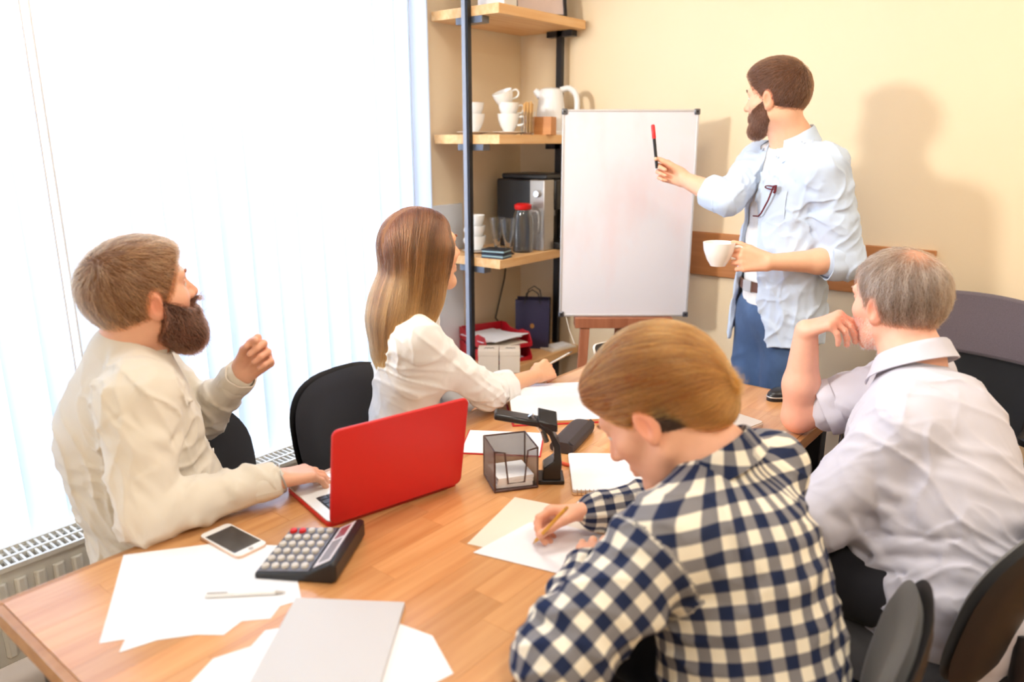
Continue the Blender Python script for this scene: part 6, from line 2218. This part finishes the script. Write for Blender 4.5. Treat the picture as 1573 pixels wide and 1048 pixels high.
# ------------------------------------------------------------------ 4: older man, chin resting on hand
def grey_man():
    root = thing('person', 'grey-haired man in a pale lilac short-sleeved shirt resting his face on his hand', 'person', (-0.27, 1.85, 0))
    rng = np.random.default_rng(14)
    neck = V(-0.362, 2.008, 1.030)
    f = unit(V(-0.92, 0.39, 0))
    r = np.cross(f, V(0, 0, 1))
    sR, sL = V(-0.365, 2.165, 0.945), V(-0.315, 1.815, 0.905)
    pel = V(-0.175, 1.800, 0.545)
    eR, wR = V(-0.632, 2.050, 0.800), V(-0.628, 2.030, 1.052)
    eL, wL = V(-0.455, 1.665, 0.700), V(-0.520, 1.870, 0.630)
    F = Frame((-0.425, 2.050, 1.150), (-0.88, 0.45, -0.10), (-0.12, 0.05, 1), 1.05)
    B = Sdf()
    head_sdf(B, F, neck, 0.064)
    B.cap(neck, pel, 0.07, 0.09, 0.03)
    B.cap(sR, sL, 0.045, 0.045, 0.03)
    for s_, e_, w_ in ((sR, eR, wR), (sL, eL, wL)):
        B.cap(s_, e_, 0.046, 0.042, 0.02)
        B.cap(e_, e_ + (w_ - e_) * 0.38, 0.042, 0.047, 0.02)
        B.cap(e_ + (w_ - e_) * 0.38, w_, 0.047, 0.030, 0.02)
    hand_sdf(B, wR, (0.86, -0.10, 0.50), (-0.50, -0.25, 0.82), (0.1, 1.0, 0.1), 1.02, (1.05, 1.15, 1.25, 1.30), (0.45, 0.5, 0.55, 0.6), (0.3, 0.3, 0.3, 0.3), 0.13, thumb=(0.8, 0.45, -0.35, 0.6))
    hand_sdf(B, wL, (-0.4, 0.8, -0.1), (0, 0, 1), (-1, 0, 0), 1.0)
    o = sdf_obj(B, 'body', M_SKIN, root, 0.0036)
    skin_paint(o, F, (238, 180, 156), (wR + V(0.04, 0, 0.07), eR))
    S = Sdf()
    c1, c2 = torso_sdf(S, neck, sR, sL, pel, f, 0.182, 0.80, 0.190, 0.200, 0.074, up=0.004)
    S.ell(c2 + f * 0.06 - V(0, 0, 0.02), (0.16, 0.16, 0.17), None, 0.08)
    S.cap(c1 - f * 0.02, c2 - f * 0.02, 0.165, 0.17, 0.05)
    S.cap(sR, eR + (sR - eR) * 0.30, 0.078, 0.070, 0.03)
    S.cap(sL, eL + (sL - eL) * 0.05, 0.084, 0.076, 0.03)
    S.cap(eL, eL + (wL - eL) * 0.2, 0.076, 0.07, 0.02)
    S.cap(F.p(0, -0.03, -0.09), neck, 0.064, 0.068, 0.004, mode='s')
    limb_folds(S, sL, eL, lambda u: 0.083 - 0.008 * u, rng, 12, 0.009, 0.016, 0.1)
    limb_folds(S, sR, eR, lambda u: 0.077 - 0.008 * u, rng, 6, 0.006, 0.013, 0.2, 0.65)
    S.cap(pel, pel - V(0, 0, 0.10), 0.19, 0.185, 0.04, (f, 0.85))
    comb_folds(S, rng, c1 - r * 0.20 + f * 0.04 - V(0, 0, 0.05), c2 - f * 0.17 + r * 0.12 + V(0, 0, 0.10), c2 - r * 0.20 + f * 0.12, pel - f * 0.17 + r * 0.02, 5, 0.018, 0.013, 0.05)
    comb_folds(S, rng, c1 - r * 0.20 + f * 0.06 - V(0, 0, 0.09), c2 - f * 0.17 + r * 0.02 + V(0, 0, 0.02), c2 - r * 0.20 + f * 0.14 - V(0, 0, 0.05), pel - f * 0.16 - r * 0.06, 4, 0.012, -0.012, 0.05)
    comb_folds(S, rng, c2 - r * 0.20 + f * 0.10, pel - r * 0.16 + f * 0.02, pel - r * 0.16 + f * 0.18, pel - r * 0.17 + f * 0.08 - V(0, 0, 0.10), 4, 0.015, 0.010, 0.02)
    comb_folds(S, rng, sL - f * 0.07, c1 - f * 0.15 + r * 0.02, c1 - r * 0.17 - f * 0.06, c2 - f * 0.16 + r * 0.0 + V(0, 0, 0.1), 3, 0.016, 0.006, 0.01)
    random_folds(S, rng, c2 - r * 0.16 + f * 0.02, (0.08, 0.06, 0.10), V(0, 0, 0.8) + f * 0.6, 6, 0.16, 0.014, 0.008)
    drape(S, sL - f * 0.06 + V(0, 0, 0.02), sR - f * 0.06 + V(0, 0, 0.02), 0.006, 0.003, 8, 0.06)
    rumple(S, rng, 0.0060, 0.070, 4, V(0.2, 0.6, 0.8), 0.4, neck)
    sdf_obj(S, 'shirt', C_LILAC, root, 0.0052)
    ring_collar('collar', neck + V(0, 0, 0.004), unit(F.p(0, -0.03, -0.07) - neck) * 0.5 + V(0, 0, 0.5), f, 0.078, 0.072, 0.040, 0.046, C_LILAC, root, 0.40, 0.022, 0.04)
    cuff('cuff', sR, eR + (sR - eR) * 0.27, 0.073, 0.04, C_LILAC, root)
    hips = [pel + r * 0.10 - V(0, 0, 0.03), pel - r * 0.10 - V(0, 0, 0.03)]
    legs(root, hips, [V(-0.66, 2.0, 0.52), V(-0.66, 1.76, 0.52)], [V(-0.66, 2.02, 0.09), V(-0.66, 1.76, 0.09)], C_DARK, pel - V(0, 0, 0.03), (-1, 0.2, 0), C_SHOE, (0.10, 0.07, 0.05))
    H = hair_cap(F, (1.04, 1.05, 1.03), (0.052, 0.075), 0.55, -0.086)
    crown = F.p(0.0, -0.058, 0.105)
    def flow(P):
        d = P - crown
        d = d / np.maximum(np.linalg.norm(d, axis=1, keepdims=True), 1e-6)
        return d - F.f * 0.25 - F.u * 0.35
    m_cap = attr_mat('grey_hair_undercoat', 'scalp', 0.9, 0.2, 90)
    ho = make_hair(root, H, 0.004, 13000, 0.050, flow, rgb(104, 82, 66), m_cap, 0.00034, 6, rgb(184, 172, 160), 0.40, level=(0.001, 0.006), jitter=0.3, clump=0.012,
                   mask=lambda P: 0.25 + 0.75 * np.clip(np.linalg.norm(P - crown, axis=1) / 0.055, 0, 1) ** 2)
    n = len(ho.data.vertices)
    P = np.empty(n * 3, np.float32)
    ho.data.vertices.foreach_get('co', P)
    w_ = np.exp(-(np.linalg.norm(P.reshape(-1, 3) - crown, axis=1) / 0.040) ** 2)[:, None]
    set_color(ho, 'scalp', np.array([lin(c) for c in (112, 92, 78)]) * (1 - w_) + np.array([lin(c) for c in (206, 150, 122)]) * w_)
    # short white stubble
    nst = 2600
    me = o.data
    Pv = np.empty(len(me.vertices) * 3, np.float32)
    me.vertices.foreach_get('co', Pv)
    Pv = Pv.reshape(-1, 3).astype(float)
    L = F.loc(Pv)
    ok = np.where((L[:, 2] < -0.03) & (L[:, 2] > -0.118) & (L[:, 1] > 0.0) & (np.abs(L[:, 0]) < 0.08) & (np.abs(L[:, 1]) < 0.1) & ~((np.abs(L[:, 0]) < 0.022) & (np.abs(L[:, 2] + 0.0595) < 0.011)))[0]
    idx = rng.choice(ok, nst)
    _, g = B.grad(Pv[idx])
    D = g * 0.6 - F.u * 0.6 + rng.normal(0, 0.2, (nst, 3))
    pts = np.stack([Pv[idx] + rng.normal(0, 0.001, (nst, 3)), Pv[idx] + D * 0.003, Pv[idx] + D * 0.006], 1)
    s_ = strand_obj('beard_stubble', pts, 0.0004, strand_colors(nst, rng, rgb(222, 214, 208), None, 0.1), M_HAIR, root)
    s_.matrix_parent_inverse = Matrix.Translation(-Vector(root.location))
    eyebrows(root, F, B, rgb(170, 150, 136))


# ------------------------------------------------------------------ 5: person in checked shirt, writing
def checked():
    root = thing('person', 'person in a navy and cream checked shirt with swept-back blond hair, writing with a pencil', 'person', (-0.38, 1.08, 0))
    rng = np.random.default_rng(15)
    neck = V(-0.500, 1.185, 1.008)
    f = unit(V(-0.94, 0.20, 0))
    r = np.cross(f, V(0, 0, 1))
    sR, sL = V(-0.462, 1.335, 0.945), V(-0.495, 0.995, 0.925)
    pel = V(-0.320, 1.085, 0.50)
    eR, wR = V(-0.640, 1.385, 0.810), V(-0.775, 1.205, 0.803)
    eL, wL = V(-0.560, 0.800, 0.800), V(-0.650, 1.030, 0.803)
    F = Frame((-0.606, 1.166, 1.068), (-0.74, -0.14, -0.66), (-0.66, 0.0, 0.75), 1.06)
    B = Sdf()
    head_sdf(B, F, neck, 0.052)
    B.cap(neck, pel, 0.065, 0.085, 0.03)
    B.cap(sR, sL, 0.042, 0.042, 0.03)
    for s_, e_, w_ in ((sR, eR, wR), (sL, eL, wL)):
        B.cap(s_, e_, 0.042, 0.037, 0.02)
        B.cap(e_, w_, 0.038, 0.0245, 0.02)
    tips = hand_sdf(B, wR, (-0.72, -0.66, 0.02), (-0.42, 0.46, 0.78), (-0.4, 0.2, 0.9), 0.92, (0.55, 0.75, 0.85, 0.9), (0.85, 0.95, 1.0, 1.0), (0.45, 0.5, 0.5, 0.5), thumb=(0.85, 0.40, -0.45, 0.8), thumb2=(0.3, 0.25))
    hand_sdf(B, wL, (-0.45, 0.89, -0.02), (0, 0, 1), (0.8, 0.5, 0), 0.92, (0.15, 0.12, 0.12, 0.15), (0.2, 0.2, 0.2, 0.2))
    o = sdf_obj(B, 'body', M_SKIN, root, 0.0034)
    skin_paint(o, F, (236, 180, 150), (wR + V(-0.06, -0.06, 0), wL))
    S = Sdf()
    c1, c2 = torso_sdf(S, neck, sR, sL, pel, f, 0.158, 0.78, 0.152, 0.165, 0.062, up=0.002)
    S.cap(c1 - f * 0.02, c2 - f * 0.015, 0.135, 0.135, 0.05)
    S.cap(sR, eR, 0.070, 0.056, 0.03)
    S.cap(eR, wR - unit(wR - eR) * 0.015, 0.055, 0.038, 0.02)
    S.cap(sL, eL, 0.076, 0.064, 0.03)
    S.cap(eL, wL - unit(wL - eL) * 0.015, 0.064, 0.044, 0.02)
    S.cap(F.p(0, -0.03, -0.09), neck, 0.055, 0.060, 0.004, mode='s')
    limb_folds(S, sL, eL, lambda u: 0.074 - 0.010 * u, rng, 12, 0.010, 0.015, 0.15)
    limb_folds(S, eL, wL, lambda u: 0.064 - 0.018 * u, rng, 9, 0.010, 0.012)
    limb_folds(S, eR, wR, lambda u: 0.055 - 0.016 * u, rng, 10, 0.006, 0.011)
    random_folds(S, rng, c1 - f * 0.10 - r * 0.06, (0.05, 0.10, 0.08), r * 0.8 + V(0, 0, 0.5), 8, 0.16, 0.014, 0.006)
    random_folds(S, rng, c2 - f * 0.10, (0.05, 0.13, 0.13), r * 0.6 - V(0, 0, 0.7), 10, 0.18, 0.015, 0.007)
    random_folds(S, rng, c2 - f * 0.08 + r * 0.12, (0.05, 0.05, 0.16), V(0, 0, 1), 8, 0.22, 0.014, 0.009)
    drape(S, sL - f * 0.05 + V(0, 0, 0.03), sR - f * 0.05 + V(0, 0, 0.03), 0.006, 0.003, 8, 0.05)
    rumple(S, rng, 0.0050, 0.062, 4, calm=neck)
    p, q, t = S.mesh(0.005)
    # cloth coordinates so the checks follow body and sleeves
    uv = np.zeros((len(p), 2))
    dist = np.full(len(p), 9.0)
    spn = unit(neck - pel)
    rr_ = unit(r - spn * (r @ spn))
    ff_ = np.cross(spn, rr_)
    qv = p - (pel + neck) / 2
    x, y, z = qv @ rr_, qv @ ff_, qv @ spn
    ang = np.arctan2(x, np.abs(y) + 0.05)
    uv[:, 0] = np.where(np.abs(y) > 0.0, np.arctan2(x, -y) * 0.155, 0)
    uv[:, 1] = z
    ax_d = np.abs(x) - 0.15
    for s_, e_, w_ in ((sR, eR, wR), (sL, eL, wL)):
        sv = s_ + (e_ - s_) * 0.12
        for a_, b_, off in ((sv, e_, 0.0), (e_, w_, np.linalg.norm(e_ - sv))):
            ba = b_ - a_
            L_ = np.linalg.norm(ba)
            tt = (p - a_) @ ba / L_ ** 2
            dd = np.linalg.norm(p - a_ - np.clip(tt, 0, 1)[:, None] * ba, axis=1)
            e1 = unit(np.cross(ba, V(0.1, 0.9, 0.3)))
            e2 = np.cross(unit(ba), e1)
            m_ = (dd < 0.10) & (tt > -0.02 if off == 0 else tt > -0.3) & (dd < dist)
            # torso wins near the ribs
            tors = np.linalg.norm(np.stack([x, y * 1.1], 1), axis=1)
            m_ &= (tors > 0.150) | (off > 0)
            v_ = p - a_
            uv[m_, 0] = (np.arctan2(v_ @ e2, v_ @ e1) * 0.066)[m_]
            uv[m_, 1] = (tt * L_ + off)[m_]
            dist[m_] = dd[m_]
    so = np_mesh('shirt', p, q, t, None, root)
    at_ = so.data.attributes.new('cloth_uv', 'FLOAT_VECTOR', 'POINT')
    at_.data.foreach_set('vector', np.concatenate([uv, np.zeros((len(p), 1))], 1).astype(np.float32).ravel())
    m = bpy.data.materials.new('navy_cream_check')
    m.use_nodes = True
    nt = m.node_tree
    b = nt.nodes['Principled BSDF']
    b.inputs['Roughness'].default_value = 0.9
    b.inputs['Specular IOR Level'].default_value = 0.2
    at = nt.nodes.new('ShaderNodeAttribute')
    at.attribute_name = 'cloth_uv'
    sx_ = nt.nodes.new('ShaderNodeSeparateXYZ')
    nt.links.new(at.outputs['Vector'], sx_.inputs[0])
    stripe = []
    for i in range(2):
        sc_ = nt.nodes.new('ShaderNodeMath')
        sc_.operation = 'MULTIPLY'
        sc_.inputs[1].default_value = 2 * PI / 0.042
        nt.links.new(sx_.outputs[i], sc_.inputs[0])
        sn = nt.nodes.new('ShaderNodeMath')
        sn.operation = 'SINE'
        nt.links.new(sc_.outputs[0], sn.inputs[0])
        mr = nt.nodes.new('ShaderNodeMapRange')
        mr.inputs['From Min'].default_value = -0.12
        mr.inputs['From Max'].default_value = 0.12
        nt.links.new(sn.outputs[0], mr.inputs['Value'])
        stripe.append(mr.outputs['Result'])
    sm = nt.nodes.new('ShaderNodeMath')
    sm.operation = 'ADD'
    nt.links.new(stripe[0], sm.inputs[0])
    nt.links.new(stripe[1], sm.inputs[1])
    hf = nt.nodes.new('ShaderNodeMath')
    hf.operation = 'MULTIPLY'
    hf.inputs[1].default_value = 0.5
    nt.links.new(sm.outputs[0], hf.inputs[0])
    rp_ = nt.nodes.new('ShaderNodeValToRGB')
    rp_.color_ramp.elements[0].color = rgb(238, 230, 212)
    rp_.color_ramp.elements[1].color = rgb(34, 44, 74)
    e_mid = rp_.color_ramp.elements.new(0.5)
    e_mid.color = rgb(128, 126, 130)
    nt.links.new(hf.outputs[0], rp_.inputs['Fac'])
    nt.links.new(rp_.outputs['Color'], b.inputs['Base Color'])
    so.data.materials.append(m)
    if so.data.materials[0] is None:
        so.data.materials.pop(index=0)
    col_ = ring_collar('collar', neck + V(0, 0, 0.002), unit(F.p(0, -0.03, -0.07) - neck) * 0.45 + V(0, 0, 0.5), f, 0.070, 0.064, 0.036, 0.046, m, root, 0.40, 0.020, 0.03)
    n = len(col_.data.vertices)
    P = np.empty(n * 3, np.float32)
    col_.data.vertices.foreach_get('co', P)
    P = P.reshape(-1, 3) - neck
    a2 = col_.data.attributes.new('cloth_uv', 'FLOAT_VECTOR', 'POINT')
    a2.data.foreach_set('vector', np.stack([np.arctan2(P @ r, P @ f) * 0.08, P[:, 2], 0 * P[:, 2]], 1).astype(np.float32).ravel())
    hips = [pel + r * 0.09 - V(0, 0, 0.02), pel - r * 0.09 - V(0, 0, 0.02)]
    legs(root, hips, [V(-0.72, 1.22, 0.53), V(-0.70, 0.94, 0.53)], [V(-0.68, 1.22, 0.09), V(-0.66, 0.92, 0.09)], C_DARK, pel - V(0, 0, 0.02), (-1, 0.05, 0), C_SHOE)
    # undercut sides and nape
    U = hair_cap(F, (0.985, 0.985, 0.98), (0.060, 0.062), 0.52, -0.050)
    make_hair(root, U, 0.004, 2500, 0.010, lambda P_: np.tile(-F.u * 0.8 - F.f * 0.4, (len(P_), 1)), rgb(54, 40, 34), cloth('dark_undercut', rgb(62, 46, 38)), 0.0004, 4, level=(0.0, 0.002), name='hair_undercut')
    # long top swept back over the head
    H = Sdf()
    H.ell(F.p(0, -0.020, 0.052), np.array((0.090, 0.118, 0.098)) * F.sc, F.A, 0)
    H.ell(F.p(0, -0.088, 0.004), np.array((0.070, 0.048, 0.078)) * F.sc, F.A, 0.04)
    H.ell(F.p(0, 0.045, 0.085), np.array((0.062, 0.052, 0.046)) * F.sc, F.A, 0.03)
    H.cut(F.p(0, 0.02, -0.014), -F.u * 0.88 + F.f * 0.47, F.o - 0.4, F.o + 0.4, 0.012)
    H.cut(F.p(0, 0.078, 0.070), F.f * 0.80 - F.u * 0.60, F.o - 0.4, F.o + 0.4, 0.012)
    for sx in (-1, 1):
        H.ell(F.p(sx * 0.086, 0.0, -0.02), np.array((0.03, 0.03, 0.042)) * F.sc, F.A, 0.006, 's')
    grooves = []
    for k in range(40):
        x0 = rng.uniform(-0.075, 0.075)
        z0 = 0.06 + rng.uniform(-0.03, 0.07)
        pa, pm, pb = F.p(x0, 0.07, z0), F.p(x0 * 1.15, -0.03, z0 + 0.03 - abs(x0) * 0.3), F.p(x0 * 0.8, -0.12, z0 - 0.045)
        grooves.append((pa, (pa + pm) / 2, pm, (pm + pb) / 2, pb))
    Q = on_many(smooth_part(H), np.array(grooves).reshape(-1, 3)).reshape(-1, 5, 3)
    for q_ in Q:
        H.path(q_, rng.uniform(0.003, 0.007), rng.choice([-1, 1]) * 0.003)
    make_hair(root, H, 0.004, 12000, 0.13, lambda P_: np.tile(-F.f * 0.95 - F.u * 0.30, (len(P_), 1)), rgb(132, 76, 30), cloth('caramel_hair', rgb(134, 80, 36)), 0.00036, 12, rgb(214, 150, 74), 0.40, None, (0.001, 0.004), 0.05, 0.5, var=0.3, clump=0.011)
    eyebrows(root, F, B, rgb(96, 66, 44))
    return tips, wR


bearded_man()
w_wR = woman()
p_wL = presenter()
grey_man()
c_tips, c_wR = checked()

# pencil in the checked person's hand
tip = np.array((-0.838, 1.102, TZ + 0.003))
grip = (c_tips[0] + c_tips[4]) / 2
d = unit(grip - tip)
pc = thing('pencil', 'yellow wooden pencil in the hand of the checked-shirt person', 'pencil', tuple(tip))
M_YEL = mat('yellow_lacquer', rgb(226, 164, 44), 0.4)
MB().tube([tuple(d * 0.018), tuple(d * 0.165)], 0.0037, 6).obj('shaft', M_YEL, pc)
MB().tube([tuple(d * 0.003), tuple(d * 0.0179)], [0.0008, 0.0036], 6).obj('sharpened_wood', mat('bare_cedar', rgb(222, 184, 136), 0.7), pc)
MB().tube([tuple(d * 0.0), tuple(d * 0.0029)], [0.0003, 0.0008], 6).obj('graphite_tip', M_PLAST, pc)
MB().tube([tuple(d * 0.1651), tuple(d * 0.172)], 0.0036, 8).obj('end_cap', mat('pencil_end', rgb(196, 148, 70), 0.5), pc)

# pen in the woman's hand
g0 = w_wR + V(-0.022, 0.118, 0.012)
d = unit(V(0.30, 0.90, 0.30))
pw = thing('pen', 'silver-white pen held in the woman\'s fist above the planner', 'pen', tuple(g0))
MB().tube([tuple(-d * 0.05), tuple(d * 0.075)], 0.0042, 10).obj('barrel', M_SILVER, pw)
MB().tube([tuple(d * 0.0751), tuple(d * 0.088)], [0.0040, 0.001], 10).obj('tip', M_STEELG, pw)

# coffee cup in the presenter's left hand
cup('big white coffee cup held by the standing man', (-1.066, 2.428, 1.132), math.radians(22), s=1.25)
